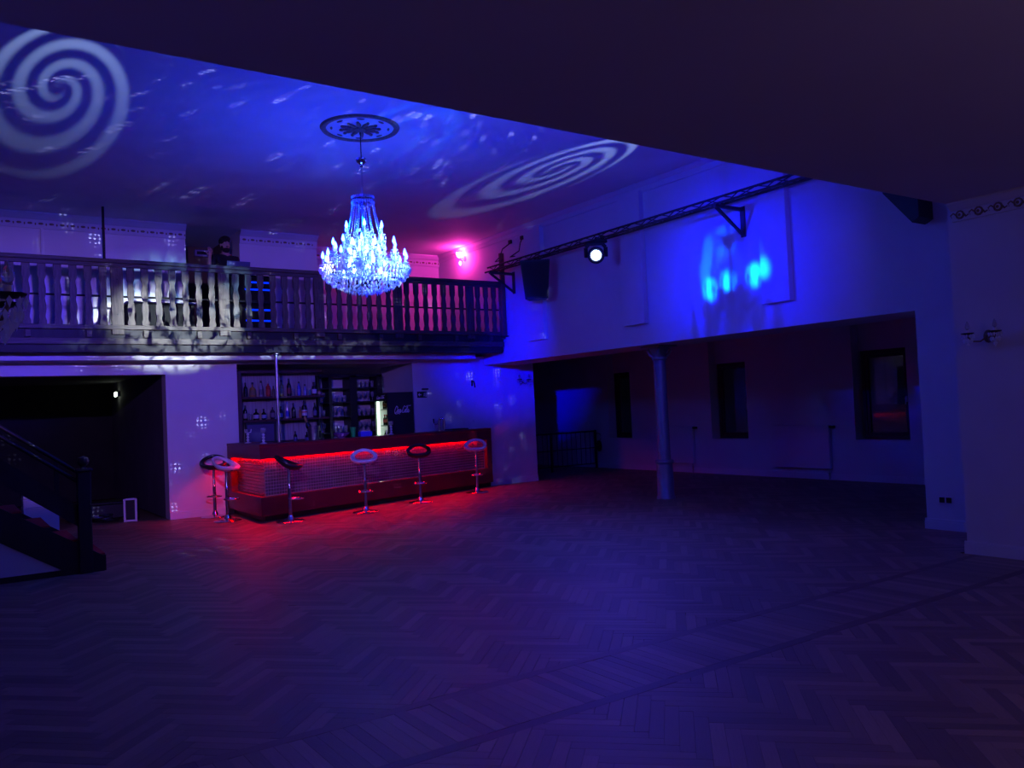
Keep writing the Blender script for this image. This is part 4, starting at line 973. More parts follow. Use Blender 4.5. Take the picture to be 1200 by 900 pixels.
t = thing('glass_shelf', 'near-black shelf unit full of drinking glasses at the back of the alcove', 'shelf unit', (6.6, 15.40, 0))
SG = (6.6, 15.40, 0); yg = 15.22
ux = [X_at(374, yg), X_at(388, yg), X_at(415, yg), X_at(446, yg)]; uw = [0.03, 0.03, 0.075, 0.06]
for x, w in zip(ux, uw): MB().box(x - w, x + w, 15.22, 15.58, 0.02, 2.34, 0.004).build('upright', M['dark_shelf'], t, shift=SG)
MB().box(ux[0], ux[3] + 0.06, 15.22, 15.58, 2.30, 2.36, 0.004).build('top_board', M['dark_shelf'], t, shift=SG)
MB().box(ux[0], ux[3], 15.575, 15.59, 0.02, 2.34).build('back_panel', M['white_board'], t, shift=SG)
gz = [Z_at(400, 506.5, yg), Z_at(400, 488, yg), Z_at(400, 471, yg), Z_at(400, 454.5, yg)]
for z in gz: MB().box(ux[0], ux[3], 15.225, 15.575, z - 0.022, z, 0.003).build('shelf', M['dark_shelf'], t, shift=SG)
tumbler = MB().lathe([(0.0, 0.006), (0.028, 0.0), (0.036, 0.13), (0.033, 0.13), (0.026, 0.012), (0.0, 0.012)], n=12, cap=False)
wineg = MB().lathe([(0.0, 0.0), (0.033, 0.0), (0.033, 0.004), (0.005, 0.010), (0.004, 0.07), (0.025, 0.09), (0.036, 0.13), (0.030, 0.185), (0.028, 0.185), (0.033, 0.13), (0.0, 0.082)], n=12, cap=False)
g_me = {}
bays = [(ux[0] + 0.05, ux[1] - 0.05, 'narrow left'), (ux[1] + 0.06, ux[2] - 0.10, 'middle'), (ux[2] + 0.10, ux[3] - 0.08, 'right')]
rows = {0: 'lowest', 1: 'second', 2: 'third', 3: 'top'}
for zi, z in enumerate(gz):
    for (xa_, xb_, bn) in bays:
        if zi == 3 and bn != 'right': continue
        kind = 'wine' if (zi + len(bn)) % 2 else 'tumbler'; n = max(1, int((xb_ - xa_) / 0.085))
        for k in range(n):
            if kind not in g_me:
                o = (wineg if kind == 'wine' else tumbler).build('drinking_glass', M['glass'], None, True); g_me[kind] = o.data
            else: o = bpy.data.objects.new('drinking_glass', g_me[kind]); COL.objects.link(o)
            o.location = (xa_ + (xb_ - xa_) * (k + 0.5) / n, 15.30 + random.uniform(-0.01, 0.01), z + 0.0005)
            ow = ('first', 'second', 'third', 'fourth', 'fifth', 'sixth', 'seventh')[k]
            tag(o, '%s clear %s from the left, %s shelf, %s bay of the back-bar unit' % (ow, 'stemmed glass' if kind == 'wine' else 'tumbler', rows[zi], bn), 'glass', '%s glasses on the %s shelf, %s bay' % (kind, rows[zi], bn))
def bottle_prof(kind, R, H):
    if kind == 'wine': p = [(0, 0), (1, 0.0), (1, .58), (.86, .66), (.36, .76), (.34, .97), (.40, .97), (.40, 1), (0, 1)]
    elif kind == 'flask': p = [(0, 0), (.92, 0.0), (1, .05), (1, .50), (.8, .62), (.30, .70), (.28, .86), (.36, .86), (.36, 1), (0, 1)]
    elif kind == 'round': p = [(0, 0), (.6, 0), (.95, .15), (1, .35), (.85, .55), (.4, .66), (.25, .72), (.25, .88), (.33, .88), (.33, 1), (0, 1)]
    elif kind == 'glass': p = [(0, 0), (.8, 0), (1, 1), (.92, 1), (.74, .06), (0, .06)]
    else: p = [(0, 0), (1, 0), (1, .62), (.9, .68), (.42, .74), (.38, .84), (.46, .84), (.46, 1), (0, 1)]
    return [(r * R, z * H) for r, z in p]
bm_cache = {}
def bmat(c, rough=0.15):
    k = tuple(c)
    if k not in bm_cache: bm_cache[k] = mat('bottle_tint', c, rough, var=0.1)
    return bm_cache[k]
def bottle(x, y, z, kind, R, H, col, label, lab=None, cap=(0.02, 0.02, 0.02), name='bottle', band=None):
    t = thing(name, label, 'bottle' if name == 'bottle' else 'glass', (x, y, z))
    if kind == 'glass': MB().lathe(bottle_prof(kind, R, H), n=12, cap=False).build('bowl', M['glass'], t, True); return t
    MB().lathe(bottle_prof(kind, R, H), n=14, cap=False).build('body', bmat(col), t, True)
    if lab: MB().lathe([(R * 1.02, H * .12), (R * 1.03, H * .12), (R * 1.03, H * .46), (R * 1.02, H * .46)], n=14, cap=False).build('paper_label', bmat(lab, 0.6), t, True)
    if band: MB().lathe([(R * 1.035, H * .30), (R * 1.05, H * .30), (R * 1.05, H * .36), (R * 1.035, H * .36)], n=14, cap=False).build('label_band', bmat(band, 0.6), t, True)
    q = {'wine': .40, 'flask': .36, 'round': .33}.get(kind, .46)
    MB().lathe([(R * q * 1.06, H * .86), (R * q * 1.08, H * 1.005), (0, H * 1.006)], n=10, cap=False).build('cap', bmat(cap, 0.4), t, True)
    return t
S = 14.45
def bl(px_, top, base, w, z, *a, **k):                   # sizes in photo pixels, turned into metres at the shelf depth
    m_px = 1.0 / 65.6
    return bottle(X_at(270 + px_ / 9, S), S + random.uniform(-0.03, 0.03), z + 0.0005, a[0], w / 9 * m_px / 2, (base - top) / 9 * m_px, *a[1:], **k)
DK, AM, CL = (0.012, 0.012, 0.014), (0.28, 0.13, 0.03), (0.35, 0.37, 0.42)
bl(165, 232, 380, 42, S1, 'wine', DK, 'dark slim wine-shaped bottle at the left end of the upper shelf')
bl(245, 222, 372, 62, S1, 'flask', (0.32, 0.20, 0.06), 'wide amber bottle with sloping shoulders, second on the upper shelf', (0.2, 0.17, 0.1))
bl(325, 208, 372, 42, S1, 'std', (0.30, 0.30, 0.38), 'tall patterned clear bottle, third on the upper shelf', (0.16, 0.14, 0.2))
bl(403, 212, 368, 44, S1, 'std', (0.40, 0.03, 0.03), 'red bottle with pale shoulder left of the steel pole', (0.5, 0.05, 0.04), cap=(0.3, 0.3, 0.32))
bl(462, 262, 370, 30, S1, 'wine', (0.10, 0.08, 0.05), 'dark bottle half hidden by the steel pole, upper shelf')
bl(550, 198, 368, 42, S1, 'std', (0.42, 0.36, 0.09), 'olive yellow bottle right of the steel pole', (0.45, 0.43, 0.2))
bl(622, 186, 368, 44, S1, 'wine', DK, 'tall dark bottle with dark red label on the upper shelf', (0.22, 0.03, 0.06))
bl(668, 280, 366, 26, S1, 'glass', CL, 'small clear glass between the dark red label bottle and the bright blue bottle', name='drinking_glass')
bl(735, 208, 358, 36, S1, 'std', (0.10, 0.12, 0.62), 'bright blue tall bottle on the upper shelf', (0.15, 0.18, 0.7))
bl(797, 236, 356, 30, S1, 'std', (0.22, 0.27, 0.62), 'pale blue slim bottle right of the bright blue one', (0.3, 0.35, 0.75))
bl(843, 284, 356, 27, S1, 'std', (0.10, 0.30, 0.33), 'small teal bottle with light cap on the upper shelf', cap=(0.5, 0.5, 0.4))
bl(895, 202, 343, 52, S1, 'std', DK, 'broad dark bottle with a square white label, right part of upper shelf', (0.62, 0.62, 0.72))
bl(950, 268, 347, 36, S1, 'flask', (0.20, 0.07, 0.05), 'short brown bottle at the right end of the upper shelf', (0.4, 0.3, 0.34))
bl(155, 458, 610, 40, S2, 'wine', DK, 'dark bottle with small pale label at the left end of the lower shelf', (0.3, 0.26, 0.3))
bl(203, 545, 610, 32, S2, 'glass', CL, 'small clear glass second on the lower shelf', name='drinking_glass')
bl(268, 488, 600, 62, S2, 'flask', DK, 'squat dark bottle with pale label above the dark screen', (0.45, 0.45, 0.52))
bl(312, 498, 600, 22, S2, 'std', (0.40, 0.33, 0.14), 'slim yellowish bottle between two squat dark bottles', cap=(0.5, 0.4, 0.1))
bl(355, 488, 598, 58, S2, 'round', DK, 'round black bottle with light blue label on the lower shelf', (0.24, 0.32, 0.62))
bl(438, 463, 607, 58, S2, 'round', (0.04, 0.03, 0.05), 'round dark bottle with short neck left of the steel pole, lower shelf', (0.12, 0.08, 0.16), cap=(0.4, 0.25, 0.3))
bl(532, 473, 602, 38, S2, 'std', DK, 'dark bottle with blue-white label just right of the steel pole, lower shelf', (0.3, 0.33, 0.6))
bl(595, 428, 602, 36, S2, 'std', (0.5, 0.52, 0.6), 'tall clear bottle with deep blue band on the lower shelf', (0.05, 0.07, 0.6), cap=(0.25, 0.3, 0.6))
bl(660, 443, 602, 44, S2, 'wine', (0.01, 0.012, 0.01), 'black champagne-shaped bottle on the lower shelf', (0.04, 0.05, 0.05))
bl(735, 476, 594, 27, S2, 'std', AM, 'slim amber bottle left of the largest bottle on the lower shelf')
bl(778, 413, 594, 56, S2, 'std', (0.015, 0.02, 0.015), 'largest dark bottle with white label and red band, lower shelf', (0.62, 0.66, 0.68), band=(0.6, 0.03, 0.03))
bl(893, 433, 590, 42, S2, 'wine', DK, 'dark tall bottle with muted label near the right end of lower shelf', (0.14, 0.12, 0.22))
bl(942, 470, 585, 20, S2, 'glass', CL, 'tall narrow clear glass at the right end of the lower shelf', name='drinking_glass')
bl(677, 718, 838, 38, 1.106, 'wine', DK, 'dark bottle standing on the low counter left of the ice bucket', (0.08, 0.09, 0.3))
bl(790, 738, 845, 38, 1.106, 'std', DK, 'dark bottle on the low counter directly behind the ice bucket', (0.1, 0.1, 0.28))
# dark screen on the low counter
t = thing('till_screen', 'dark framed square screen on the low counter left of the steel pole', 'screen', (X_at(305, 14.32), 14.32, 1.106))
w = X_at(323, 14.32) - X_at(305, 14.32)
MB().box(-w, w, -0.02, 0.03, 0.03, Z_at(305, 494.5, 14.32) - 1.106, 0.008).build('frame', M['black_plastic'], t)
MB().box(-w + 0.03, w - 0.05, -0.024, -0.018, 0.06, Z_at(305, 497.5, 14.32) - 1.106).build('screen_glass', mat('dim_screen', (0.10, 0.09, 0.20), 0.2), t)
MB().box(-0.12, 0.12, -0.08, 0.08, 0.0, 0.03, 0.006).build('foot', M['black_plastic'], t)

# ------------------------------------------------------------------ fridge with lettering
FX0 = X_at(454.5, 14.02); FX1 = X_at(484.5, 14.02); FY0, FY1 = 14.02, 14.60; FZ = Z_at(470, 459.5, 14.02)
t = thing('drinks_fridge', 'tall black drinks fridge with white script lettering and lit glass door', 'fridge', (FX0, FY0, 0))
FL = (FX0, FY0, 0)
mb = MB()
mb.box(FX0 + 0.02, FX1, FY0, FY0 + 0.03, 0.06, FZ, 0.004).box(FX0 + 0.02, FX1, FY1 - 0.03, FY1, 0.06, FZ, 0.004).box(FX1 - 0.03, FX1, FY0 + 0.03, FY1 - 0.03, 0.06, FZ, 0.004)
mb.box(FX0 + 0.02, FX1 - 0.03, FY0 + 0.03, FY1 - 0.03, FZ - 0.03, FZ).box(FX0 + 0.02, FX1 - 0.03, FY0 + 0.03, FY1 - 0.03, 0.06, 0.2).box(FX0, FX1 - 0.02, FY0 + 0.02, FY1 - 0.02, 0.0, 0.06)
mb.build('cabinet', M['black_plastic'], t, shift=FL)
mb = MB(); g = 0.002
mb.box(FX0 + 0.03, FX1 - 0.03, FY0 + 0.03, FY0 + 0.045, 0.2, FZ - 0.15).box(FX0 + 0.03, FX1 - 0.03, FY1 - 0.045, FY1 - 0.03, 0.2, FZ - 0.15).box(FX1 - 0.045, FX1 - 0.03, FY0 + 0.045, FY1 - 0.045, 0.2, FZ - 0.15)
mb.build('inner_lining', M['white_shell'], t, shift=FL)
d = MB(); d.box(FX0, FX0 + 0.02, FY0 + 0.005, FY0 + 0.04, 0.08, FZ - 0.15, 0.003).box(FX0, FX0 + 0.02, FY1 - 0.03, FY1 - 0.005, 0.08, FZ - 0.15, 0.003).box(FX0, FX0 + 0.02, FY0 + 0.04, FY1 - 0.03, 0.08, 0.14)
door = d.build('door', M['black_plastic'], t, shift=FL)
MB().box(FX0 + 0.008, FX0 + 0.012, FY0 + 0.04, FY1 - 0.03, 0.14, FZ - 0.15).build('door_glass', mat('thin_clear_glass', (1, 1, 1), 0.0, trans=1.0, ior=1.02), door, shift=FL)
MB().tube([(FX0 - 0.03, FY0 + 0.025, 1.0), (FX0 - 0.03, FY0 + 0.025, 1.25)], 0.009, 6).build('door_handle', M['steel'], door, True, FL)
MB().box(FX0 - 0.001, FX0 + 0.02, FY0 + 0.005, FY1 - 0.005, FZ - 0.148, FZ - 0.005, 0.004).build('header', M['black_plastic'], t, shift=FL)
MB().box(FX0 + 0.022, FX0 + 0.045, FY1 - 0.13, FY1 - 0.047, 0.22, FZ - 0.155, 0.003).build('light_tube', M['fridge_led'], t, shift=FL)
fz = []
for k in range(5):
    z = 0.42 + 0.305 * k; fz.append(z)
    MB().box(FX0 + 0.05, FX1 - 0.05, FY0 + 0.05, FY1 - 0.14, z - 0.02, z).build('wire_shelf', M['white_shell'], t, shift=FL)
cans = {}
for zi, z in enumerate(fz[1:]):
    for k in range(4):
        c = 'red' if zi % 2 == 0 else ('orange' if zi == 3 else 'pale')
        if c not in cans:
            base = MB().lathe(bottle_prof('std', 0.031, 0.20), n=10, cap=False).build('soft_drink_bottle', bmat((0.05, 0.02, 0.015)), None, True)
            MB().lathe([(0.032, 0.05), (0.0325, 0.05), (0.0325, 0.11), (0.032, 0.11)], n=10, cap=False).build('paper_label', bmat({'red': (0.6, 0.02, 0.02), 'pale': (0.6, 0.6, 0.35), 'orange': (0.7, 0.2, 0.02)}[c], 0.5), base)
            MB().lathe([(0.0155, 0.172), (0.016, 0.202), (0, 0.203)], n=8, cap=False).build('cap', bmat({'red': (0.6, 0.02, 0.02), 'pale': (0.7, 0.7, 0.7), 'orange': (0.7, 0.25, 0.02)}[c], 0.5), base); cans[c] = base; o = base
        else: o = dup(cans[c])
        o.location = (FX0 + 0.10, FY0 + 0.10 + 0.085 * k, z + 0.0005)
        lv = ('second', 'third', 'fourth', 'top')[zi]
        tag(o, 'small drink bottle with %s label, %s from the fridge front, %s lit shelf' % (c, ('first', 'second', 'third', 'fourth')[k], lv), 'bottle', 'drinks on the %s fridge shelf' % lv)
# script lettering: strokes in a unit box, x to the right, y up
SCRIPT = [
    [(0.16, 0.95), (0.08, 1.02), (0.0, 0.75), (-0.02, 0.35), (0.05, 0.06), (0.15, 0.05), (0.24, 0.25)],                      # C
    [(0.16, 0.95), (0.24, 0.80), (0.20, 0.66)],
    [(0.31, 0.55), (0.25, 0.30), (0.29, 0.05), (0.36, 0.22), (0.36, 0.48), (0.31, 0.55), (0.42, 0.42)],                    # o
    [(0.52, 0.48), (0.45, 0.52), (0.41, 0.25), (0.45, 0.05), (0.54, 0.22)],                                              # c
    [(0.66, 0.48), (0.59, 0.54), (0.55, 0.25), (0.59, 0.05), (0.66, 0.35), (0.67, 0.50)], [(0.67, 0.50), (0.66, 0.12), (0.72, 0.06), (0.78, 0.28)],   # a
    [(0.78, 0.32), (0.86, 0.36)],                                                                                        # hyphen
    [(1.08, 0.92), (0.99, 1.04), (0.90, 0.75), (0.88, 0.35), (0.94, 0.05), (1.05, 0.08), (1.12, 0.28)],                   # C
    [(1.08, 0.92), (1.16, 0.84), (1.34, 1.05), (1.62, 1.02), (1.70, 1.10)],                                              # swash
    [(1.18, 0.55), (1.12, 0.30), (1.16, 0.05), (1.24, 0.22), (1.23, 0.48), (1.18, 0.55)],                                # o
    [(1.28, 0.20), (1.40, 0.80), (1.37, 0.92), (1.31, 0.60), (1.31, 0.12), (1.38, 0.06), (1.44, 0.25)],                   # l
    [(1.58, 0.48), (1.50, 0.54), (1.46, 0.25), (1.50, 0.05), (1.58, 0.35), (1.60, 0.50)], [(1.60, 0.50), (1.58, 0.12), (1.64, 0.06), (1.74, 0.30)],   # a
    [(0.02, 0.04), (0.20, -0.12), (0.50, -0.05), (0.66, -0.16)],
]
def lettering(conv, w):
    mb = MB()
    for s in SCRIPT:
        pts = []
        for i in range(len(s) - 1):                       # Catmull-Rom
            p0, p1, p2, p3 = s[max(i - 1, 0)], s[i], s[i + 1], s[min(i + 2, len(s) - 1)]
            for k in range(4):
                u = k / 4; pts.append(tuple(0.5 * (2 * p1[j] + (p2[j] - p0[j]) * u + (2 * p0[j] - 5 * p1[j] + 4 * p2[j] - p3[j]) * u * u + (3 * p1[j] - p0[j] - 3 * p2[j] + p3[j]) * u ** 3) for j in (0, 1)))
        pts.append(s[-1]); mb.tube([conv(x + 0.22 * y, y) for x, y in pts], w, 5)
    return mb
lx0, lz0 = X_at(462, 14.02), Z_at(472, 483.8, 14.02); sc_ = (X_at(481.5, 14.02) - lx0) / 1.95
lettering(lambda x, y: (lx0 + x * sc_, FY0 - 0.001, lz0 + y * sc_ * 0.72), 0.0065).build('script_lettering', M['white_shell'], t, True, FL)
lettering(lambda x, y: (FX0 - 0.002, FY1 - 0.11 - x * 0.19, FZ - 0.11 + y * 0.06), 0.005).build('script_lettering', M['white_shell'], t, True, FL)

# ------------------------------------------------------------------ signs on the wall by the fridge
p = at(494.5, 462.5, 1, YB)
t = thing('exit_sign', 'small unlit escape-route sign on the wall right of the fridge', 'sign', (p[0], YB, p[2]))
MB().box(-0.105, 0.105, -0.008, 0, -0.06, 0.06, 0.003).build('sign_plate', mat('dark_green_sign', (0.01, 0.05, 0.03), 0.4), t)
wm = M['white_shell']
for s in (-1, 1):
    cx = s * 0.052
    if s < 0:      # arrow
        MB().box(cx - 0.005, cx + 0.035, -0.011, -0.0075, -0.009, 0.009).prism_y([(cx - 0.038, 0), (cx - 0.002, 0.034), (cx - 0.002, -0.034)], -0.011, -0.0075).build('arrow', wm, t)
    else:          # running figure and door
        mb = MB(); mb.ell((cx - 0.004, -0.009, 0.030), 0.008, 0.002, 0.008, 8, 5)
        for a, b in (((0, 0.02), (-0.008, -0.008)), ((-0.002, 0.014), (-0.024, 0.006)), ((-0.002, 0.014), (0.014, 0.0)), ((-0.008, -0.008), (0.010, -0.022)), ((0.010, -0.022), (0.004, -0.042)), ((-0.008, -0.008), (-0.026, -0.030))):
            mb.bar((cx + a[0], -0.0095, a[1]), (cx + b[0], -0.0095, b[1]), 0.004, 0.009)
        mb.box(cx + 0.022, cx + 0.040, -0.011, -0.0075, -0.045, 0.045).build('running_figure', wm, t)
p = at(497.5, 456, 1, YB)
t = thing('emergency_light', 'slim dark light bar above the escape-route sign', 'lamp', (p[0], YB, p[2]))
MB().box(-0.065, 0.065, -0.045, 0, -0.012, 0.014, 0.005).build('housing', M['black_plastic'], t); MB().box(-0.058, 0.058, -0.042, -0.004, -0.018, -0.012).build('diffuser', M['glass'], t)

# ------------------------------------------------------------------ things on the bar
ZT = 1.1725
def on_bar(px_, d=0.3):
    c0 = Vector((*bcorner(d), ZT)); lo, hi = -0.3, 5.6
    for _ in range(40):
        m_ = (lo + hi) / 2
        if pix(c0 + BU * m_)[0] < px_: lo = m_
        else: hi = m_
    q = c0 + BU * lo; return (q.x, q.y, ZT)
def candlestick(px_, label, h=0.26, loc=None, cup=True):
    q = loc or on_bar(px_); t = thing('crystal_candlestick', label, 'candlestick', q, 0, 'crystal candlesticks on the bar')
    MB().lathe([(0, 0), (0.055, 0), (0.055, 0.008), (0.02, 0.02), (0.012, 0.03)], n=16).build('foot', M['crystal'], t, True)
    n = int((h - 0.10) / 0.045)
    for k in range(n): MB().ell((0, 0, 0.05 + k * 0.045), 0.024, 0.024, 0.023, 12, 8).build('crystal_ball', M['crystal'], t, True)
    z = 0.03 + n * 0.045
    if cup: MB().lathe([(0.012, z), (0.04, z + 0.012), (0.043, z + 0.075), (0.039, z + 0.075), (0.036, z + 0.018), (0, z + 0.014)], n=16, cap=False).build('tealight_cup', M['glass'], t, True)
    else:
        for a in range(3):
            an = a * 2 * PI / 3; MB().tube([(0, 0, z), (0.05 * math.cos(an), 0.05 * math.sin(an), z + 0.01), (0.06 * math.cos(an), 0.06 * math.sin(an), z + 0.06)], 0.008, 6).build('branch', M['crystal'], t, True)
candlestick(0, 'crystal ball candlestick at the far left end of the bar top', 0.24, (4.03, 13.6, ZT), False)
candlestick(309, 'crystal ball candlestick with cup in front of the dark screen', 0.27)
candlestick(458.5, 'crystal ball candlestick with cup in front of the fridge door', 0.26)
candlestick(555.5, 'crystal candlestick with three branches at the right end of the bar', 0.20, None, False)
q = on_bar(367.5, 0.35)
t = thing('ice_bucket', 'metal ice bucket on the bar with a champagne bottle leaning in it', 'bucket', q)
MB().lathe([(0, 0), (0.075, 0), (0.105, 0.23), (0.112, 0.235), (0.106, 0.235), (0.10, 0.225), (0.07, 0.01), (0, 0.01)], n=20, cap=False).build('bucket', M['steel'], t, True)
for s in (-1, 1): MB().torus((s * 0.112, 0, 0.17), 0.022, 0.006, 12, 5, 'x').build('handle', M['steel'], t, True)
t = thing('bottle', 'dark champagne bottle with gold neck leaning in the ice bucket', 'bottle', (q[0] - 0.005, q[1], ZT + 0.03))
MB().lathe(bottle_prof('wine', 0.042, 0.38), n=14, cap=False).build('body', bmat((0.01, 0.012, 0.01)), t, True); MB().lathe([(0.0165, 0.28), (0.0185, 0.385), (0, 0.386)], n=10, cap=False).build('foil_neck', bmat((0.4, 0.3, 0.12)), t, True)
t.rotation_euler = (0.0, -0.36, 0)
q = on_bar(414, 0.36); t = thing('plastic_cup', 'bright green plastic cup on the bar left of the fridge', 'cup', q)
gm = mat('green_plastic', (0.02, 0.62, 0.10), 0.4); MB().lathe([(0, 0), (0.034, 0), (0.046, 0.17), (0.042, 0.17), (0.03, 0.008), (0, 0.008)], n=16, cap=False).build('cup', gm, t, True); MB().torus((0, 0, 0.17), 0.044, 0.004, 18, 6).build('rim', gm, t, True)
q = on_bar(400, 0.40); t = thing('fruit_bowl', 'wide shallow violet bowl on the bar behind the green cup', 'bowl', q)
vm = mat('violet_glaze', (0.20, 0.07, 0.30), 0.3); MB().lathe([(0, 0), (0.06, 0), (0.06, 0.01), (0.13, 0.055), (0.145, 0.085), (0.138, 0.085), (0.12, 0.055), (0, 0.018)], n=22, cap=False).build('bowl', vm, t, True); MB().lathe([(0.05, 0.0), (0.065, 0.0), (0.065, 0.012)], n=18, cap=False).build('foot_ring', vm, t, True)
q = on_bar(428, 0.42); t = thing('napkin_box', 'bright blue low box on the bar between green cup and fridge', 'box', q)
um = mat('bright_blue_card', (0.06, 0.08, 0.75), 0.6); MB().box(-0.11, 0.11, -0.06, 0.06, 0, 0.085, 0.004).build('box', um, t); MB().box(-0.09, 0.09, -0.045, 0.045, 0.085, 0.10, 0.004).build('napkins', M['white_shell'], t)
q = on_bar(515, 0.32); t = thing('beer_tap', 'chrome beer tap tower with side handle on the bar', 'tap', q)
MB().lathe([(0, 0), (0.06, 0), (0.06, 0.01), (0.045, 0.016)], n=16).build('base', M['chrome'], t, True)
MB().tube([(0, 0, 0.01), (0, 0, 0.20), (0.012, -0.005, 0.235), (0.045, -0.02, 0.25), (0.075, -0.03, 0.235), (0.085, -0.035, 0.20), (0.085, -0.035, 0.02)], 0.026, 10).build('tower', M['chrome'], t, True)
MB().tube([(-0.02, 0, 0.14), (-0.12, -0.02, 0.14)], 0.012, 8).tube([(-0.12, -0.02, 0.15), (-0.12, -0.02, 0.07)], 0.010, 6).build('spout', M['chrome'], t, True)
MB().tube([(-0.125, -0.02, 0.15), (-0.135, -0.03, 0.24)], [0.010, 0.016], 8).build('handle', M['black_plastic'], t, True)
q = on_bar(535, 0.30); t = thing('drip_tray', 'flat black tray on the bar between the beer tap and the three-branch candlestick', 'tray', q, math.atan2(BU.y, BU.x))
MB().box(-0.24, 0.24, -0.11, 0.11, 0, 0.022, 0.005).build('tray', M['black_plastic'], t)
for k in range(7): MB().box(-0.22, 0.22, -0.10 + k * 0.03, -0.085 + k * 0.03, 0.022, 0.027).build('grid_bar', M['black_metal'], t)

# ------------------------------------------------------------------ gallery: desk, laptop, table, rack, the man
ZG = 2.94
t = thing('disc_jockey_desk', 'black draped desk with blue light lines behind the balustrade', 'desk', (4.12, 13.90, ZG))
MB().box(-0.36, 0.42, -0.20, 0.20, 0.97, 1.01, 0.006).build('desk_top', M['black_plastic'], t)
MB().box(-0.34, 0.40, -0.19, 0.18, 0.0, 0.97, 0.01).build('drape', M['cloth_black'], t)
for z in (0.24, 0.42, 0.56, 0.76, 0.88): MB().box(-0.02, 0.39, -0.20, -0.19, z, z + 0.025).build('light_line', M['blue_led'], t)
t = thing('laptop', 'open grey laptop in front of the man on the black desk', 'laptop', (4.04, 13.84, ZG + 1.011))
lm = mat('blue_grey_aluminium', (0.10, 0.10, 0.14), 0.4, 0.4)
MB().box(-0.19, 0.19, 0.0, 0.25, 0, 0.018, 0.004).build('keyboard_base', lm, t)
mb = MB(); v = [(-0.19, 0.0, 0.018), (0.19, 0.0, 0.018), (0.19, -0.05, 0.235), (-0.19, -0.05, 0.235)]; mb.add(v + [(x, y + 0.008, z) for x, y, z in v], [(0, 1, 2, 3), (7, 6, 5, 4), (0, 4, 5, 1), (1, 5, 6, 2), (2, 6, 7, 3), (3, 7, 4, 0)]).build('lid', lm, t)
t = thing('draped_table', 'low table under a black cloth with a pale top edge, behind the balustrade', 'table', (2.88, 14.35, ZG))
MB().box(-0.50, 0.50, -0.28, 0.28, 0.02, 0.535, 0.015).build('cloth', M['cloth_black'], t); MB().box(-0.52, 0.52, -0.30, 0.30, 0.535, 0.57, 0.006).build('table_top', M['white_board'], t)
for sx in (-1, 1):
    for sy in (-1, 1): MB().box(sx * 0.46 - 0.02, sx * 0.46 + 0.02, sy * 0.25 - 0.02, sy * 0.25 + 0.02, 0, 0.03).build('leg', M['black_metal'], t)
pa, pb = at(227, 297, 1, 16.69), at(246, 297, 1, 16.69); xm, xw = (pa[0] + pb[0]) / 2, (pb[0] - pa[0]) / 2
t = thing('wall_panel', 'lilac-grey box on the olive passage wall left of the man', 'panel', (xm, 16.70, pa[2]))
MB().box(-xw, xw, -0.10, 0, -0.062, 0.062, 0.01).build('housing', mat('lilac_grey', (0.28, 0.25, 0.48), 0.5), t); MB().box(-xw + 0.04, xw - 0.04, -0.108, -0.098, -0.03, 0.03, 0.004).build('front_slot', M['black_plastic'], t)
t = thing('fairy_lights', 'three tiny warm lights on the passage wall beside the man', 'lights', tuple(at(248, 287, 1, 16.6)))
wm_ = emis('warm_lamp', (1.0, 0.75, 0.2), 0.6)
for (a, b) in ((245.5, 285.5), (252, 285), (253, 293)):
    q = at(a, b, 1, 16.62) - at(248, 287, 1, 16.6); MB().ell(tuple(q), 0.022, 0.022, 0.022, 8, 6).build('lamp', wm_, t, True)
q0 = at(253, 293, 1, 16.62) - at(248, 287, 1, 16.6); q1 = at(245.5, 285.5, 1, 16.62) - at(248, 287, 1, 16.6)
MB().tube([tuple(q1), (0.02, 0.05, 0.05), tuple(q0)], 0.004, 5).build('wire', M['black_plastic'], t)

def skin(name, verts, edges, radii, m, parent, sub=2, root=0):
    me = bpy.data.meshes.new(name); me.from_pydata(verts, edges, []); o = bpy.data.objects.new(name, me); COL.objects.link(o)
    sk = o.modifiers.new('skin', 'SKIN'); sk.use_smooth_shade = True
    me.skin_vertices[0].data.foreach_set('radius', [r for rr in radii for r in (rr if isinstance(rr, tuple) else (rr, rr))])
    for i, v in enumerate(me.skin_vertices[0].data): v.use_root = (i == root)
    su = o.modifiers.new('sub', 'SUBSURF'); su.levels = sub; su.render_levels = sub
    dg = bpy.context.evaluated_depsgraph_get(); nm = bpy.data.meshes.new_from_object(o.evaluated_get(dg)); o.modifiers.clear()
    old = o.data; o.data = nm; bpy.data.meshes.remove(old); nm.name = name
    nm.materials.clear(); nm.materials.append(m); nm.polygons.foreach_set('use_smooth', [True] * len(nm.polygons)); o.parent = parent
    return o
man = thing('person', 'bearded man in a black t-shirt standing behind the balustrade, one hand raised', 'person', (4.05, 14.62, ZG), math.radians(8))
V = [(0, 0, .98), (0, .0, 1.12), (0, -.01, 1.28), (0, .0, 1.44), (0, -.005, 1.53), (0, -.015, 1.60), (0, -.02, 1.68), (0, -.015, 1.75),          # 0-7 spine, neck, head
     (-.19, 0, 1.43), (-.29, -.02, 1.22), (-.36, -.16, 1.24), (-.375, -.24, 1.40),                              # 8-11 raised arm (his right)
     (.19, 0, 1.43), (.24, .0, 1.16), (.21, -.20, 1.02), (.14, -.36, 1.05),                                    # 12-15 arm on the desk
     (-.10, 0, .92), (-.11, -.01, .50), (-.11, .02, .10), (-.115, -.14, .03), (.10, 0, .92), (.11, -.01, .50), (.11, .02, .10), (.115, -.14, .03),   # 16-23 legs
     (0, -.128, 1.652), (-.088, -.01, 1.66), (.088, -.01, 1.66)]                                               # nose, ears
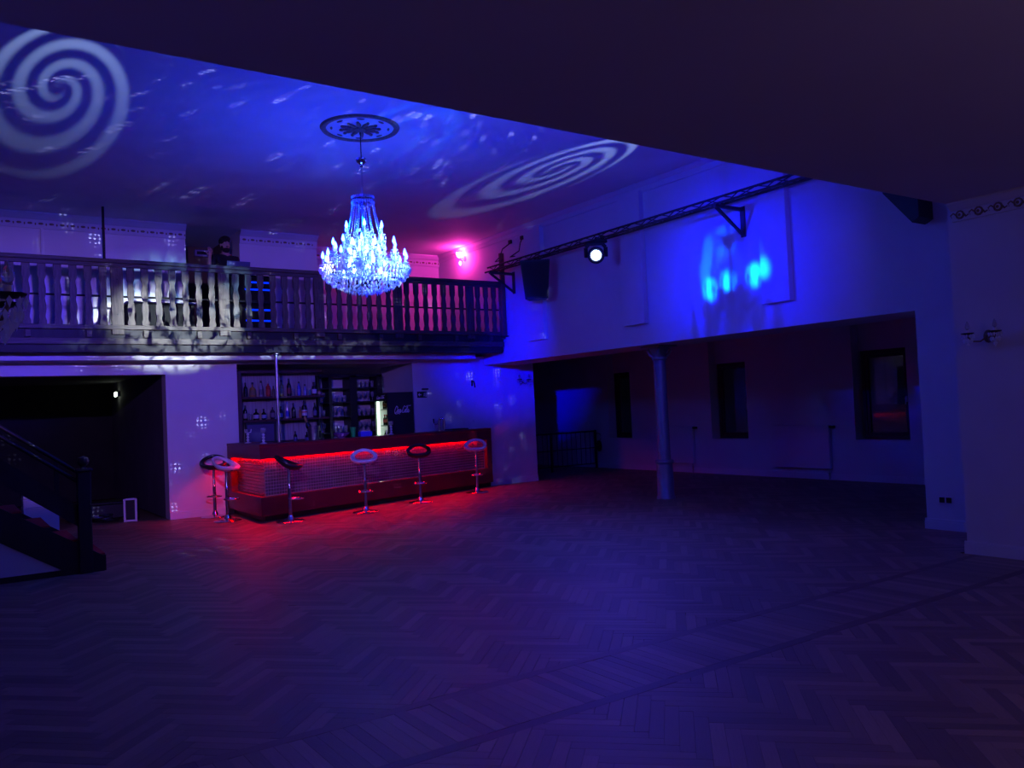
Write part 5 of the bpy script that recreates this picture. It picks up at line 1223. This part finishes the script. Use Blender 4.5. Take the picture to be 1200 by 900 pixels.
Ed = [(0, 1), (1, 2), (2, 3), (3, 4), (4, 5), (5, 6), (6, 7), (3, 8), (8, 9), (9, 10), (10, 11), (3, 12), (12, 13), (13, 14), (14, 15), (0, 16), (16, 17), (17, 18), (18, 19), (0, 20), (20, 21), (21, 22), (22, 23), (6, 24), (6, 25), (6, 26)]
Rd = [(.15, .11), (.145, .10), (.165, .11), (.14, .09), .058, (.066, .078), (.078, .098), (.062, .08), .062, .046, .04, .03, .062, .046, .04, .03, .085, .062, .045, .045, .085, .062, .045, .045, .017, .016, .016]
# hands with fingers, grown on the same skeleton
def hand(wrist, palm, across, fwd, curl):
    w = Vector(V[wrist]); f = Vector(fwd).normalized(); a = Vector(across).normalized(); u = f.cross(a).normalized()
    pb_ = len(V); V.append(tuple(w + f * 0.055)); Ed.append((wrist, pb_)); Rd.append((.036, .020))
    for k, (off, ln) in enumerate(((-.032, .070), (-.011, .080), (.011, .075), (.031, .060))):
        b = len(V); p0 = w + f * 0.085 + a * off; p1 = p0 + f * (ln * .5) + u * (curl * .012); p2 = p1 + f * (ln * .42) + u * (curl * .035)
        V.extend([tuple(p0), tuple(p1), tuple(p2)]); Rd.extend([.010, .009, .0075]); Ed.extend([(pb_, b), (b, b + 1), (b + 1, b + 2)])
    b = len(V); p0 = w + f * 0.03 - a * 0.045; p1 = p0 + f * 0.035 - a * 0.02 + u * 0.01; p2 = p1 + f * 0.025 - a * 0.004 + u * 0.012
    V.extend([tuple(p0), tuple(p1), tuple(p2)]); Rd.extend([.012, .011, .008]); Ed.extend([(pb_, b), (b, b + 1), (b + 1, b + 2)])
hand(11, 0, (1, 0.2, 0), (0.05, -0.25, 1.0), 1.0)
hand(15, 0, (-0.6, 0.6, 0), (-0.5, -0.85, 0.0), 0.6)
body = skin('body', V, Ed, Rd, M['skin'], man)
sh = skin('t_shirt', [(0, 0, .82), (0, .0, 1.08), (0, -.01, 1.28), (0, .0, 1.43), (0, .0, 1.485), (-.19, 0, 1.435), (-.265, -.015, 1.27), (.19, 0, 1.435), (.228, 0, 1.27)],
          [(0, 1), (1, 2), (2, 3), (3, 4), (3, 5), (5, 6), (3, 7), (7, 8)], [(.20, .155), (.178, .132), (.188, .132), (.158, .108), (.088, .088), .076, .07, .076, .07], M['tshirt'], man)
skin('trousers', [(0, 0, 1.0), (-.095, 0, .84), (-.11, -.01, .50), (-.11, .02, .07), (.095, 0, .84), (.11, -.01, .50), (.11, .02, .07)],
     [(0, 1), (1, 2), (2, 3), (0, 4), (4, 5), (5, 6)], [(.150, .112), .098, .076, .062, .098, .076, .062], M['jeans'], man)
for s in (-1, 1): skin('shoe', [(s * .112, .06, .045), (s * .113, -.06, .042), (s * .116, -.17, .035)], [(0, 1), (1, 2)], [.045, .046, .034], M['black_plastic'], man)
hr = MB().ell((0, .012, 1.735), .094, .112, .098, 18, 12); hr.ell((0, -.035, 1.772), .084, .085, .058, 14, 8); hr.build('hair', M['hair'], man, True)
bd = MB().ell((0, -.045, 1.575), .066, .070, .050, 14, 8); bd.ell((-.062, -.025, 1.62), .022, .04, .05, 10, 6); bd.ell((.062, -.025, 1.62), .022, .04, .05, 10, 6); bd.ell((0, -.108, 1.632), .032, .012, .010, 10, 5); bd.build('beard', M['hair'], man, True)
MB().ell((0, -.112, 1.615), .024, .012, .008, 10, 6).build('mouth', mat('lips', (0.38, 0.14, 0.12), 0.5), man, True)
for s in (-1, 1):
    e_ = MB().ell((s * .032, -.098, 1.69), .012, .009, .009, 10, 6).build('eye', M['white_shell'], man, True)
    MB().ell((s * .032, -.106, 1.69), .006, .003, .006, 8, 5).build('pupil', M['hair'], e_, True)
    MB().ell((s * .033, -.102, 1.715), .022, .010, .006, 8, 5).build('eyebrow', M['hair'], man, True)
